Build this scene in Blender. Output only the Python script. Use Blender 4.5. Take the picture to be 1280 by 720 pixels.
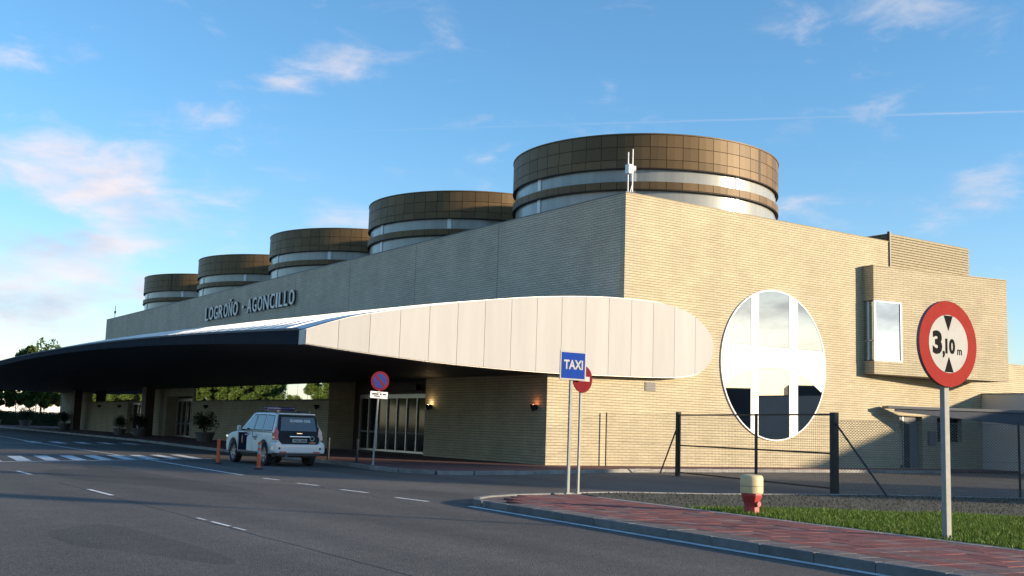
import bpy, math, random
import numpy as np
from mathutils import Vector, Matrix, Euler
R = math.radians
for o in list(bpy.data.objects): bpy.data.objects.remove(o)
S = bpy.context.scene
COL = S.collection
random.seed(7); RNG = np.random.default_rng(7)

# ------------------------------------------------------------------ camera
YAW, PITCH, ROLL = R(33.99), R(7.28), R(1.8)
fw = Vector((math.sin(YAW)*math.cos(PITCH), math.cos(YAW)*math.cos(PITCH), math.sin(PITCH)))
rt = Vector((math.cos(YAW), -math.sin(YAW), 0)); up = rt.cross(fw)
r2 = rt*math.cos(ROLL) + up*math.sin(ROLL); u2 = -rt*math.sin(ROLL) + up*math.cos(ROLL)
cam = bpy.data.cameras.new('camera'); co = bpy.data.objects.new('camera', cam); COL.objects.link(co)
cam.sensor_width = 36; cam.lens = 36*1375/1280; cam.clip_end = 6000; cam.clip_start = .1
M = Matrix((r2, u2, -fw)).transposed().to_4x4(); M.translation = (0, 0, 1.55); co.matrix_world = M
S.camera = co

# ------------------------------------------------------------------ sky, sun, exposure
SUN_EL, SUN_AZ = R(10.5), R(139)          # azimuth clockwise from +Y
SKY_STRENGTH, SUN_STRENGTH = 0.10, 5.0
sd = Vector((math.sin(SUN_AZ)*math.cos(SUN_EL), math.cos(SUN_AZ)*math.cos(SUN_EL), math.sin(SUN_EL)))
S.view_settings.view_transform = 'Standard'; S.view_settings.look = 'None'
S.view_settings.gamma = 1; S.view_settings.use_curve_mapping = False
S.view_settings.exposure = 0.90
sl = bpy.data.lights.new('sun', 'SUN'); sl.energy = SUN_STRENGTH; sl.angle = R(1.8); sl.color = (1, .82, .58)
so = bpy.data.objects.new('sun', sl); COL.objects.link(so); so.location = (60, -60, 40)
so.rotation_euler = (-sd).to_track_quat('-Z', 'Y').to_euler()

W = bpy.data.worlds.new('World'); S.world = W; W.use_nodes = True
nt = W.node_tree; N = nt.nodes; N.clear(); L = nt.links.new
def wmath(op, a, b=None, c=None):
    n = N.new('ShaderNodeMath'); n.operation = op
    for i, v in enumerate((a, b, c)):
        if v is None: continue
        if isinstance(v, (int, float)): n.inputs[i].default_value = v
        else: L(v, n.inputs[i])
    return n.outputs[0]
sky = N.new('ShaderNodeTexSky'); sky.sky_type = 'NISHITA'; sky.sun_disc = False
sky.sun_elevation = SUN_EL; sky.sun_rotation = SUN_AZ; sky.altitude = 350
sky.air_density = 1.0; sky.dust_density = .3; sky.ozone_density = 3.5
tc = N.new('ShaderNodeTexCoord'); sep = N.new('ShaderNodeSeparateXYZ'); L(tc.outputs['Generated'], sep.inputs[0])
az = wmath('ARCTAN2', sep.outputs[0], sep.outputs[1]); el = wmath('ARCSINE', sep.outputs[2])
# clouds: noise in direction space, denser in a few banks
mp = N.new('ShaderNodeMapping'); mp.inputs['Scale'].default_value = (5, 5, 13); mp.inputs['Rotation'].default_value = (R(8), R(-6), 0)
L(tc.outputs['Generated'], mp.inputs[0])
n1 = N.new('ShaderNodeTexNoise'); n1.inputs['Scale'].default_value = 2.6; n1.inputs['Detail'].default_value = 9; n1.inputs['Roughness'].default_value = .6
n1.inputs['Distortion'].default_value = .35; L(mp.outputs[0], n1.inputs['Vector'])
banks = [(13.1,11.0,5.0,2.0,.36),(9.0,12.3,5,1.3,.30),(148,8,9,3.5,.34),(127,10,8,3,.26),(138,8.5,8,3.5,.30),(14,8.4,5,.7,.25),(25.0,18.6,2.2,1.3,.20),(21.6,17.1,1.7,.8,.26),(8.6,16.7,1.6,.9,.28),
         (54.3,20.9,4.2,1.3,.34),(57.6,12.4,2.2,1.3,.34),(11.5,6.3,6.5,1.5,.38),(10.5,3.8,5,1.6,.22),(25.2,10.5,2.6,.9,.30),
         (49.3,11.9,2.6,.5,.22),(19.1,14.8,1.8,.8,.16),(38,15.5,8,1.2,.05),(51.5,16.0,3.0,.8,.12),(41.5,13.5,2.5,.6,.10),(57,16.3,3,.5,.14)]
acc = None
for a, e, sa, se, k in banks:
    d1 = wmath('DIVIDE', wmath('SUBTRACT', az, R(a)), R(sa)); d2 = wmath('DIVIDE', wmath('SUBTRACT', el, R(e)), R(se))
    q = wmath('ADD', wmath('MULTIPLY', d1, d1), wmath('MULTIPLY', d2, d2))
    g = wmath('MULTIPLY', wmath('EXPONENT', wmath('MULTIPLY', q, -1)), k)
    acc = g if acc is None else wmath('ADD', acc, g)
# scattered thin cloud everywhere else, more towards the horizon
hz = wmath('MULTIPLY', wmath('EXPONENT', wmath('MULTIPLY', wmath('ABSOLUTE', el), -9)), .07)
dens = wmath('ADD', wmath('ADD', n1.outputs['Fac'], acc), hz)
ss = N.new('ShaderNodeMapRange'); ss.interpolation_type = 'SMOOTHSTEP'
ss.inputs['From Min'].default_value = .56; ss.inputs['From Max'].default_value = 1.05; L(dens, ss.inputs['Value'])
# contrail: a thin line along a great circle
def dirv(a, e): return Vector((math.sin(R(a))*math.cos(R(e)), math.cos(R(a))*math.cos(R(e)), math.sin(R(e))))
nn = dirv(22.15, 14.65).cross(dirv(59.38, 15.64)).normalized()
dp = N.new('ShaderNodeVectorMath'); dp.operation = 'DOT_PRODUCT'; L(tc.outputs['Generated'], dp.inputs[0]); dp.inputs[1].default_value = nn
n2 = N.new('ShaderNodeTexNoise'); n2.inputs['Scale'].default_value = 30; n2.inputs['Detail'].default_value = 3; L(tc.outputs['Generated'], n2.inputs['Vector'])
off = wmath('MULTIPLY', wmath('SUBTRACT', n2.outputs['Fac'], .5), .0016)
tq = wmath('DIVIDE', wmath('ADD', dp.outputs['Value'], off), .0008)
trail = wmath('EXPONENT', wmath('MULTIPLY', wmath('MULTIPLY', tq, tq), -1))
fr = N.new('ShaderNodeMapRange'); fr.inputs['From Min'].default_value = R(20); fr.inputs['From Max'].default_value = R(58); fr.inputs['To Max'].default_value = .24; L(az, fr.inputs['Value'])
trail = wmath('MULTIPLY', trail, fr.outputs[0])
cl = wmath('MAXIMUM', wmath('MULTIPLY', ss.outputs[0], .92), trail)
n3 = N.new('ShaderNodeTexNoise'); n3.inputs['Scale'].default_value = 1.7; n3.inputs['Detail'].default_value = 6; L(mp.outputs[0], n3.inputs['Vector'])
cr = N.new('ShaderNodeValToRGB'); L(n3.outputs['Fac'], cr.inputs[0])
cr.color_ramp.elements[0].position = .38; cr.color_ramp.elements[0].color = (3.3, 3.6, 4.3, 1)
cr.color_ramp.elements[1].position = .62; cr.color_ramp.elements[1].color = (5.6, 4.9, 4.9, 1)
tint = N.new('ShaderNodeMix'); tint.data_type = 'RGBA'; tint.blend_type = 'MULTIPLY'; tint.inputs[0].default_value = 1
L(sky.outputs[0], tint.inputs[6]); 
tm = N.new('ShaderNodeMapRange'); tm.interpolation_type = 'SMOOTHSTEP'; tm.inputs['From Min'].default_value = R(0); tm.inputs['From Max'].default_value = R(19); L(el, tm.inputs[0])
tcol = N.new('ShaderNodeMix'); tcol.data_type = 'RGBA'; L(tm.outputs[0], tcol.inputs[0]); tcol.inputs[6].default_value = (1.75, 1.52, 1.42, 1); tcol.inputs[7].default_value = (1.28, 1.55, 1.55, 1); L(tcol.outputs[2], tint.inputs[7])
mix = N.new('ShaderNodeMix'); mix.data_type = 'RGBA'; L(cl, mix.inputs[0]); L(tint.outputs[2], mix.inputs[6]); L(cr.outputs[0], mix.inputs[7])
bg = N.new('ShaderNodeBackground'); bg.inputs['Strength'].default_value = SKY_STRENGTH; L(mix.outputs[2], bg.inputs[0])
wo = N.new('ShaderNodeOutputWorld'); L(bg.outputs[0], wo.inputs[0])

# ------------------------------------------------------------------ materials
MATS = {}
def nodes(name):
    m = bpy.data.materials.new(name); m.use_nodes = True; MATS[name] = m
    t = m.node_tree; return m, t, t.nodes, t.links.new, t.nodes['Principled BSDF']
def plain(name, col, rough=.6, metal=0, var=.12, scale=6, bump=.0, spec=.5, emit=None, es=0, coat=0, objvar=0, streak=False):
    """colour with soft grime variation, optional bump, optional per-object variation"""
    m, t, n, l, b = nodes(name)
    b.inputs['Roughness'].default_value = rough; b.inputs['Metallic'].default_value = metal
    b.inputs['Specular IOR Level'].default_value = spec; b.inputs['Coat Weight'].default_value = coat
    g = n.new('ShaderNodeNewGeometry'); v = g.outputs['Position']
    if streak:
        mm = n.new('ShaderNodeMapping'); mm.inputs['Scale'].default_value = (1, 1, .12); l(v, mm.inputs[0]); v = mm.outputs[0]
    no = n.new('ShaderNodeTexNoise'); no.inputs['Scale'].default_value = scale; no.inputs['Detail'].default_value = 6; no.inputs['Roughness'].default_value = .65
    l(v, no.inputs['Vector'])
    mr = n.new('ShaderNodeMapRange'); mr.inputs['From Min'].default_value = .3; mr.inputs['From Max'].default_value = .7
    mr.inputs['To Min'].default_value = 1-var; mr.inputs['To Max'].default_value = 1+var; l(no.outputs['Fac'], mr.inputs[0])
    h = n.new('ShaderNodeHueSaturation'); h.inputs['Color'].default_value = (*col, 1)
    val = mr.outputs[0]
    if objvar:
        oi = n.new('ShaderNodeObjectInfo'); m2 = n.new('ShaderNodeMapRange'); m2.inputs['To Min'].default_value = 1-objvar; m2.inputs['To Max'].default_value = 1+objvar
        l(oi.outputs['Random'], m2.inputs[0]); mu = n.new('ShaderNodeMath'); mu.operation = 'MULTIPLY'; l(val, mu.inputs[0]); l(m2.outputs[0], mu.inputs[1]); val = mu.outputs[0]
    l(val, h.inputs['Value']); l(h.outputs[0], b.inputs['Base Color'])
    if bump:
        bp = n.new('ShaderNodeBump'); bp.inputs['Strength'].default_value = bump; bp.inputs['Distance'].default_value = .02
        n5 = n.new('ShaderNodeTexNoise'); n5.inputs['Scale'].default_value = scale*6; n5.inputs['Detail'].default_value = 4; l(g.outputs['Position'], n5.inputs['Vector'])
        l(n5.outputs['Fac'], bp.inputs['Height']); l(bp.outputs[0], b.inputs['Normal'])
    if emit:
        b.inputs['Emission Color'].default_value = (*emit, 1); b.inputs['Emission Strength'].default_value = es
    return m
def brick(name, c1, c2, mortar, bw=.30, rh=.125, ms=.013, bump=.9):
    m, t, n, l, b = nodes(name); b.inputs['Roughness'].default_value = .85; b.inputs['Specular IOR Level'].default_value = .25
    g = n.new('ShaderNodeNewGeometry'); s = n.new('ShaderNodeSeparateXYZ'); l(g.outputs['Position'], s.inputs[0])
    a = n.new('ShaderNodeMath'); a.operation = 'ADD'; l(s.outputs[0], a.inputs[0]); l(s.outputs[1], a.inputs[1])
    c = n.new('ShaderNodeCombineXYZ'); l(a.outputs[0], c.inputs[0]); l(s.outputs[2], c.inputs[1])
    br = n.new('ShaderNodeTexBrick'); l(c.outputs[0], br.inputs['Vector'])
    br.inputs['Scale'].default_value = 1; br.inputs['Brick Width'].default_value = bw; br.inputs['Row Height'].default_value = rh
    br.inputs['Mortar Size'].default_value = ms; br.inputs['Mortar Smooth'].default_value = .3; br.inputs['Bias'].default_value = 0
    br.inputs['Color1'].default_value = (*c1, 1); br.inputs['Color2'].default_value = (*c2, 1); br.inputs['Mortar'].default_value = (*mortar, 1)
    no = n.new('ShaderNodeTexNoise'); no.inputs['Scale'].default_value = .55; no.inputs['Detail'].default_value = 7; no.inputs['Roughness'].default_value = .7
    l(g.outputs['Position'], no.inputs['Vector'])
    mr = n.new('ShaderNodeMapRange'); mr.inputs['From Min'].default_value = .3; mr.inputs['From Max'].default_value = .7; mr.inputs['To Min'].default_value = .86; mr.inputs['To Max'].default_value = 1.1
    l(no.outputs['Fac'], mr.inputs[0])
    # rows of slightly different tone, longer than a brick
    mm = n.new('ShaderNodeMapping'); mm.inputs['Scale'].default_value = (.9, 8, 1); l(c.outputs[0], mm.inputs[0])
    n6 = n.new('ShaderNodeTexNoise'); n6.inputs['Scale'].default_value = 1; n6.inputs['Detail'].default_value = 3; l(mm.outputs[0], n6.inputs['Vector'])
    m6 = n.new('ShaderNodeMapRange'); m6.inputs['From Min'].default_value = .3; m6.inputs['From Max'].default_value = .7; m6.inputs['To Min'].default_value = .92; m6.inputs['To Max'].default_value = 1.06; l(n6.outputs['Fac'], m6.inputs[0])
    mu = n.new('ShaderNodeMath'); mu.operation = 'MULTIPLY'; l(mr.outputs[0], mu.inputs[0]); l(m6.outputs[0], mu.inputs[1])
    dv = n.new('ShaderNodeMath'); dv.operation = 'DIVIDE'; l(s.outputs[2], dv.inputs[0]); dv.inputs[1].default_value = rh
    fc = n.new('ShaderNodeMath'); fc.operation = 'FRACT'; l(dv.outputs[0], fc.inputs[0]); lt = n.new('ShaderNodeMath'); lt.operation = 'LESS_THAN'; l(fc.outputs[0], lt.inputs[0]); lt.inputs[1].default_value = .17
    m7 = n.new('ShaderNodeMapRange'); m7.inputs['To Min'].default_value = 1; m7.inputs['To Max'].default_value = .62; l(lt.outputs[0], m7.inputs[0])
    mu7 = n.new('ShaderNodeMath'); mu7.operation = 'MULTIPLY'; l(mu.outputs[0], mu7.inputs[0]); l(m7.outputs[0], mu7.inputs[1]); mu = mu7
    # rain streaks
    m9 = n.new('ShaderNodeMapping'); m9.inputs['Scale'].default_value = (.8, .8, .07); l(g.outputs['Position'], m9.inputs[0])
    n9 = n.new('ShaderNodeTexNoise'); n9.inputs['Scale'].default_value = 1; n9.inputs['Detail'].default_value = 5; l(m9.outputs[0], n9.inputs['Vector'])
    r9 = n.new('ShaderNodeMapRange'); r9.inputs['From Min'].default_value = .35; r9.inputs['From Max'].default_value = .6; r9.inputs['To Min'].default_value = .95; r9.inputs['To Max'].default_value = 1.01; l(n9.outputs['Fac'], r9.inputs[0])
    mu9 = n.new('ShaderNodeMath'); mu9.operation = 'MULTIPLY'; l(mu.outputs[0], mu9.inputs[0]); l(r9.outputs[0], mu9.inputs[1]); mu = mu9
    h = n.new('ShaderNodeHueSaturation'); l(mu.outputs[0], h.inputs['Value']); l(br.outputs['Color'], h.inputs['Color']); l(h.outputs[0], b.inputs['Base Color'])
    bp = n.new('ShaderNodeBump'); bp.invert = True; bp.inputs['Strength'].default_value = bump; bp.inputs['Distance'].default_value = .012
    l(br.outputs['Fac'], bp.inputs['Height']); l(bp.outputs[0], b.inputs['Normal'])
    return m
def foliage(name, col, dv=.45):
    m, t, n, l, b = nodes(name); b.inputs['Roughness'].default_value = .6; b.inputs['Specular IOR Level'].default_value = .3
    g = n.new('ShaderNodeNewGeometry'); h = n.new('ShaderNodeHueSaturation'); h.inputs['Color'].default_value = (*col, 1)
    mr = n.new('ShaderNodeMapRange'); mr.inputs['To Min'].default_value = 1-dv; mr.inputs['To Max'].default_value = 1+dv; l(g.outputs['Random Per Island'], mr.inputs[0]); l(mr.outputs[0], h.inputs['Value'])
    m2 = n.new('ShaderNodeMapRange'); m2.inputs['To Min'].default_value = .47; m2.inputs['To Max'].default_value = .52; l(g.outputs['Random Per Island'], m2.inputs[0]); l(m2.outputs[0], h.inputs['Hue'])
    l(h.outputs[0], b.inputs['Base Color'])
    tr = n.new('ShaderNodeBsdfTranslucent'); l(h.outputs[0], tr.inputs[0]); mx = n.new('ShaderNodeMixShader'); mx.inputs[0].default_value = .3
    l(b.outputs[0], mx.inputs[1]); l(tr.outputs[0], mx.inputs[2]); l(mx.outputs[0], n['Material Output'].inputs[0])
    return m
def asphalt(name):
    m, t, n, l, b = nodes(name); b.inputs['Roughness'].default_value = .82; b.inputs['Specular IOR Level'].default_value = .35
    g = n.new('ShaderNodeNewGeometry'); P = g.outputs['Position']; s = n.new('ShaderNodeSeparateXYZ'); l(P, s.inputs[0])
    def noise(sc, de, ro=.6, sx=1, sy=1):
        mm = n.new('ShaderNodeMapping'); mm.inputs['Scale'].default_value = (sx, sy, 1); l(P, mm.inputs[0])
        q = n.new('ShaderNodeTexNoise'); q.inputs['Scale'].default_value = sc; q.inputs['Detail'].default_value = de; q.inputs['Roughness'].default_value = ro; l(mm.outputs[0], q.inputs['Vector']); return q.outputs['Fac']
    def rng(v, a, c, d, e):
        q = n.new('ShaderNodeMapRange'); q.inputs['From Min'].default_value = a; q.inputs['From Max'].default_value = c; q.inputs['To Min'].default_value = d; q.inputs['To Max'].default_value = e; l(v, q.inputs[0]); return q.outputs[0]
    def mth(op, a, c=None):
        q = n.new('ShaderNodeMath'); q.operation = op
        for i, v in enumerate((a, c)):
            if v is None: continue
            if isinstance(v, (int, float)): q.inputs[i].default_value = v
            else: l(v, q.inputs[i])
        return q.outputs[0]
    big = rng(noise(.16, 5, .6, 1, .35), .35, .65, .8, 1.22)
    lanes = rng(noise(.9, 3, .5, 1, .05), .3, .7, .92, 1.08)
    mid = rng(noise(1.6, 5), .3, .7, .9, 1.1)
    vo = n.new('ShaderNodeTexVoronoi'); vo.inputs['Scale'].default_value = 55; l(P, vo.inputs['Vector'])
    sp = n.new('ShaderNodeSeparateColor'); l(vo.outputs['Color'], sp.inputs[0]); st = rng(sp.outputs[0], 0, 1, .62, 1.38)
    v = mth('MULTIPLY', mth('MULTIPLY', big, mid), mth('MULTIPLY', st, lanes))
    # tar joint along the lane and two cracks
    def crack(x0, slope, w, y0, y1, wob):
        cx = mth('ADD', mth('MULTIPLY', s.outputs[1], slope), x0)
        cx = mth('ADD', cx, mth('MULTIPLY', mth('SUBTRACT', noise(.8, 4, .6), .5), wob))
        d = mth('ABSOLUTE', mth('SUBTRACT', s.outputs[0], cx))
        k = mth('LESS_THAN', d, w)
        return mth('MULTIPLY', k, mth('MULTIPLY', mth('GREATER_THAN', s.outputs[1], y0), mth('LESS_THAN', s.outputs[1], y1)))
    ck = mth('MAXIMUM', crack(5.72, .004, .022, 4, 27, .16), mth('MAXIMUM', crack(9.2, .09, .018, 19, 34, .9), crack(19.5, -.28, .012, 22, 31, 1.2)))
    v = mth('MULTIPLY', v, rng(ck, 0, 1, 1, .28))
    # resurfaced strips, wheel tracks and oil spots
    patch = noise(.33, 2, .4, .8, .16); v = mth('MULTIPLY', v, rng(mth('GREATER_THAN', patch, .58), 0, 1, 1, .76))
    wx = mth('ABSOLUTE', mth('SUBTRACT', mth('FRACT', mth('DIVIDE', mth('ADD', s.outputs[0], .55), 1.8)), .5)); v = mth('MULTIPLY', v, rng(wx, 0, .5, 1.07, .93))
    oil = noise(2.3, 4, .6); v = mth('MULTIPLY', v, rng(oil, .66, .74, 1, .55))
    fine = noise(9, 3); v = mth('MULTIPLY', v, rng(fine, .3, .7, .85, 1.15))
    h = n.new('ShaderNodeHueSaturation'); h.inputs['Color'].default_value = (.098, .086, .077, 1); l(v, h.inputs['Value']); l(h.outputs[0], b.inputs['Base Color'])
    bp = n.new('ShaderNodeBump'); bp.inputs['Strength'].default_value = .5; bp.inputs['Distance'].default_value = .008; l(vo.outputs['Distance'], bp.inputs['Height']); l(bp.outputs[0], b.inputs['Normal'])
    return m

BRICK = brick('cream_brick', (.47, .405, .285), (.43, .37, .255), (.35, .30, .205), bw=.42, rh=.115)
BRICK_SHADED = brick('cream_brick_shaded', (.55, .435, .325), (.505, .40, .295), (.41, .325, .24), bw=.42, rh=.115)  # cream brick again, its colour lifted and warmed to offset the front's shade
LOUVRE = brick('roof_louvre', (.22, .20, .15), (.20, .18, .13), (.10, .09, .07), bw=.9, rh=.14, ms=.03)
ASPH = asphalt('asphalt')
CONC = plain('kerb_concrete', (.23, .22, .21), .85, var=.25, scale=3, bump=.4, objvar=.18)
CONCD = plain('dark_kerb_concrete', (.13, .13, .13), .85, var=.3, scale=3, bump=.4, objvar=.2)
PAVER = plain('red_paver', (.215, .083, .076), .9, spec=.2, var=.22, scale=7, bump=.4, objvar=.13)
PAVERG = plain('greyish_paver', (.19, .115, .108), .9, spec=.2, var=.25, scale=7, bump=.4, objvar=.2)
BED = plain('paver_bed', (.12, .08, .075), .9, var=.3, scale=6)
REDPAVE = brick('red_paving', (.17, .075, .066), (.14, .066, .06), (.07, .055, .05), bw=.4, rh=.4, ms=.02)
WPAINT = plain('road_paint', (.68, .68, .67), .7, var=.35, scale=5)
SOIL = plain('soil', (.050, .047, .034), .95, var=.4, scale=2, bump=.5)
EARTH = plain('earth', (.10, .10, .055), .95, var=.35, scale=.05)
WHITEP = plain('white_fascia_panel', (.315, .312, .315), .55, spec=.25, var=.07, scale=1.5, bump=.05, objvar=.06, streak=True)
EDGE = plain('metal_edge', (.42, .40, .38), .4, .6, var=.1)
ROOFM = plain('canopy_roof_metal', (.80, .78, .75), .5, 0, var=.1, scale=1)
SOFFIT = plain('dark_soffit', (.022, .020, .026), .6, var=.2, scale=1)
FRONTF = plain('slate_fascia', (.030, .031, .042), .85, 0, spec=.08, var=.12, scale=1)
BRONZE = plain('bronze_cladding', (.130, .082, .036), .55, .1, spec=.3, var=.08, scale=2, objvar=.20, streak=True)
BRONZE2 = plain('bronze_cladding_far', (.130, .082, .036), .55, .1, spec=.3, var=.14, scale=2, streak=True)
JOINT = plain('dark_joint', (.02, .018, .015), .8)
STAIN = plain('rain_stain', (.035, .025, .015), .7, var=.4, scale=5, streak=True)
GLAZE = plain('translucent_glazing', (.29, .285, .26), .25, .1, var=.16, scale=1.6, streak=True)
LETTER = plain('letter_white', (.80, .70, .60), .6, var=.04)
WHITE = plain('white_paint', (.75, .75, .74), .5, var=.05)
GLASS = plain('reflective_glass', (.62, .66, .66), .015, 1, var=.03, scale=.4)
MIRROR = plain('mirror_glass', (.33, .33, .32), .012, 1, var=.02, scale=.4)
DGLASS = plain('dark_glass', (.010, .011, .012), .06, 0, var=.1, spec=.22)
ALU = plain('aluminium', (.55, .55, .56), .35, .8, var=.06)
DALU = plain('grey_frame', (.17, .17, .175), .7, 0, spec=.2, var=.06)
BAYG = plain('bay_glass', (.40, .42, .44), .015, 1, var=.03, scale=.4)
BLACK = plain('black_paint', (.012, .012, .013), .5, var=.2)
DBROWN = plain('dark_pillar', (.06, .035, .03), .6, var=.2)
GALV = plain('galvanised_steel', (.30, .30, .28), .8, 0, spec=.1, var=.12, scale=9)
RED = plain('sign_red', (.25, .028, .024), .85, spec=.06, var=.08)
DRED = plain('dark_sign_red', (.13, .012, .017), .85, spec=.06, var=.1)  # darker red of the no entry and no parking signs
SWHITE = plain('sign_white', (.37, .37, .36), .85, spec=.06, var=.08, scale=3)
SBLACK = plain('sign_black', (.012, .012, .012), .9, spec=.04)
SBLUE = plain('sign_blue', (.012, .045, .26), .85, spec=.06, var=.06)
SDBLUE = plain('dark_sign_blue', (.025, .035, .15), .85, spec=.06, var=.1)  # darker blue of the no parking sign face
SBACK = plain('sign_back', (.16, .16, .16), .5, .4)
ORANGE = plain('orange_plastic', (.62, .08, .02), .5, var=.15)
DKPLASTIC = plain('dark_plastic', (.02, .02, .022), .6)
CREAM = plain('hydrant_cream', (.58, .48, .27), .55, var=.12, scale=8)
HRED = plain('hydrant_red', (.34, .035, .035), .5, var=.2, scale=8)
RENDERW = plain('white_render', (.56, .56, .56), .85, var=.06, scale=.8)
CPORT = plain('carport_steel', (.10, .11, .13), .8, 0, spec=.1, var=.1)
CARW = plain('car_white', (.62, .62, .62), .3, var=.03, coat=.4)
CARD = plain('car_dark_green', (.006, .010, .012), .45, spec=.2)
TYRE = plain('tyre', (.015, .015, .015), .85)
RIM = plain('rim', (.32, .32, .33), .35, .8)
CGLASS = plain('car_glass', (.03, .035, .04), .03, 0, spec=1.0)
CGLASSL = plain('car_side_glass', (.09, .10, .11), .03, .9)
TRED = plain('tail_lamp_red', (.45, .02, .02), .2, coat=.8)
TSUNLIT = plain('tail_lamp_sunlit', (.75, .38, .30), .2, coat=.8)  # sunlight on the right tail lamp painted into its colour
CHROME = plain('chrome', (.8, .8, .8), .15, 1)
CREST = plain('crest_ochre', (.35, .12, .05), .5)
BLUEL = plain('blue_beacon', (.008, .014, .07), .3, spec=.3)
LIVERY = plain('livery_navy', (.008, .014, .03), .9, spec=.05)
LEAF = foliage('leaf_green', (.055, .095, .022))
LEAFY = foliage('leaf_yellow_green', (.10, .15, .03))
LEAFD = foliage('leaf_dark', (.02, .038, .012))
GRASSM = foliage('grass_blade', (.085, .145, .018), .45)
DRYG = foliage('dull_grass_blade', (.045, .042, .022), .5)
BARK = plain('bark', (.06, .045, .035), .9, var=.3, bump=.6)
POT = plain('planter_concrete', (.12, .12, .125), .8, var=.2)
HEDGE = foliage('hedge_leaf', (.02, .05, .018))
LAMPW = plain('lit_lamp_warm', (.9, .8, .6), .5, emit=(1, .72, .38), es=14)
LAMPO = plain('lit_lamp_orange', (.9, .5, .3), .5, emit=(1, .30, .10), es=5)
HANGAR = plain('dark_hangar', (.06, .065, .075), .7, var=.15)
WIRE = plain('fence_wire', (.16, .16, .15), .7, 0)

# ------------------------------------------------------------------ helpers
ORG = {}
class MB:
    def __init__(s): s.v = []; s.f = []; s.sm = False
    def add(s, vs, fs):
        k = len(s.v); s.v += [tuple(p) for p in vs]; s.f += [tuple(i+k for i in f) for f in fs]; return s
    def box(s, x0, x1, y0, y1, z0, z1):
        return s.add([(x0,y0,z0),(x1,y0,z0),(x1,y1,z0),(x0,y1,z0),(x0,y0,z1),(x1,y0,z1),(x1,y1,z1),(x0,y1,z1)],
                     [(3,2,1,0),(4,5,6,7),(0,1,5,4),(1,2,6,5),(2,3,7,6),(3,0,4,7)])
    def cbox(s, x0, x1, y0, y1, z0, z1, c=.01):
        """box with chamfered top edges"""
        a = [(x0,y0,z0),(x1,y0,z0),(x1,y1,z0),(x0,y1,z0)]; b = [(x0,y0,z1-c),(x1,y0,z1-c),(x1,y1,z1-c),(x0,y1,z1-c)]
        d = [(x0+c,y0+c,z1),(x1-c,y0+c,z1),(x1-c,y1-c,z1),(x0+c,y1-c,z1)]
        f = [(8,9,10,11)]
        for i in range(4):
            j = (i+1) % 4; f += [(i,j,4+j,4+i),(4+i,4+j,8+j,8+i)]
        return s.add(a+b+d, f)
    def quad(s, a, b, c, d): return s.add([a, b, c, d], [(0,1,2,3)])
    def prism(s, pts, h0, h1, axis='y'):
        """polygon pts (2D) extruded along an axis between h0 and h1; pts in (x,z) for y, (y,z) for x, (x,y) for z"""
        mk = {'y': lambda p,h: (p[0],h,p[1]), 'x': lambda p,h: (h,p[0],p[1]), 'z': lambda p,h: (p[0],p[1],h)}[axis]
        n = len(pts); vs = [mk(p,h0) for p in pts]+[mk(p,h1) for p in pts]
        fs = [tuple(range(n)), tuple(range(2*n-1, n-1, -1))]+[(i, i+n, (i+1) % n+n, (i+1) % n) for i in range(n)]
        return s.add(vs, fs)
    def tube(s, p0, p1, r0, r1=None, n=10, caps=True):
        r1 = r0 if r1 is None else r1
        p0 = Vector(p0); p1 = Vector(p1); d = (p1-p0).normalized()
        a = d.orthogonal().normalized(); b = d.cross(a); vs = []
        for p, r in ((p0, r0), (p1, r1)):
            for i in range(n):
                t = 2*math.pi*i/n; vs.append(p+a*(r*math.cos(t))+b*(r*math.sin(t)))
        fs = [(i, (i+1) % n, n+(i+1) % n, n+i) for i in range(n)]
        if caps: fs += [tuple(range(n-1, -1, -1)), tuple(range(n, 2*n))]
        return s.add(vs, fs)
    def lathe(s, prof, c=(0,0,0), n=24, axis='z', cap=True, a0=0, a1=2*math.pi):
        full = abs(a1-a0-2*math.pi) < 1e-6; m = n if full else n+1; vs = []
        for r, h in prof:
            for i in range(m):
                t = a0+(a1-a0)*i/n; x, y = r*math.cos(t), r*math.sin(t)
                p = (x, y, h) if axis == 'z' else ((h, x, y) if axis == 'x' else (x, h, y))
                vs.append((p[0]+c[0], p[1]+c[1], p[2]+c[2]))
        fs = []
        for k in range(len(prof)-1):
            for i in range(m if full else m-1):
                j = (i+1) % m; fs.append((k*m+i, k*m+j, (k+1)*m+j, (k+1)*m+i))
        if cap and full: fs += [tuple(range(m-1, -1, -1)), tuple(range((len(prof)-1)*m, len(prof)*m))]
        return s.add(vs, fs)
    def xf(s, mat):
        s.v = [tuple(mat @ Vector(p)) for p in s.v]; return s
    def mesh(s, name, mat, org=(0,0,0), smooth=None):
        me = bpy.data.meshes.new(name); o = Vector(org)
        me.from_pydata([tuple(Vector(p)-o) for p in s.v], [], s.f); me.materials.append(mat); me.update()
        import bmesh
        bm = bmesh.new(); bm.from_mesh(me); bmesh.ops.recalc_face_normals(bm, faces=bm.faces)
        if smooth is not None:
            for f in bm.faces: f.smooth = True
            for e in bm.edges:
                if len(e.link_faces) == 2 and e.calc_face_angle(0) > smooth: e.smooth = False
        bm.to_mesh(me); bm.free(); return me
    def build(s, name, mat, parent=None, smooth=None, bevel=0, seg=2):
        me = s.mesh(name, mat, ORG.get(parent, (0,0,0)), smooth)
        return place(name, me, parent, bevel=bevel, seg=seg)
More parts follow.
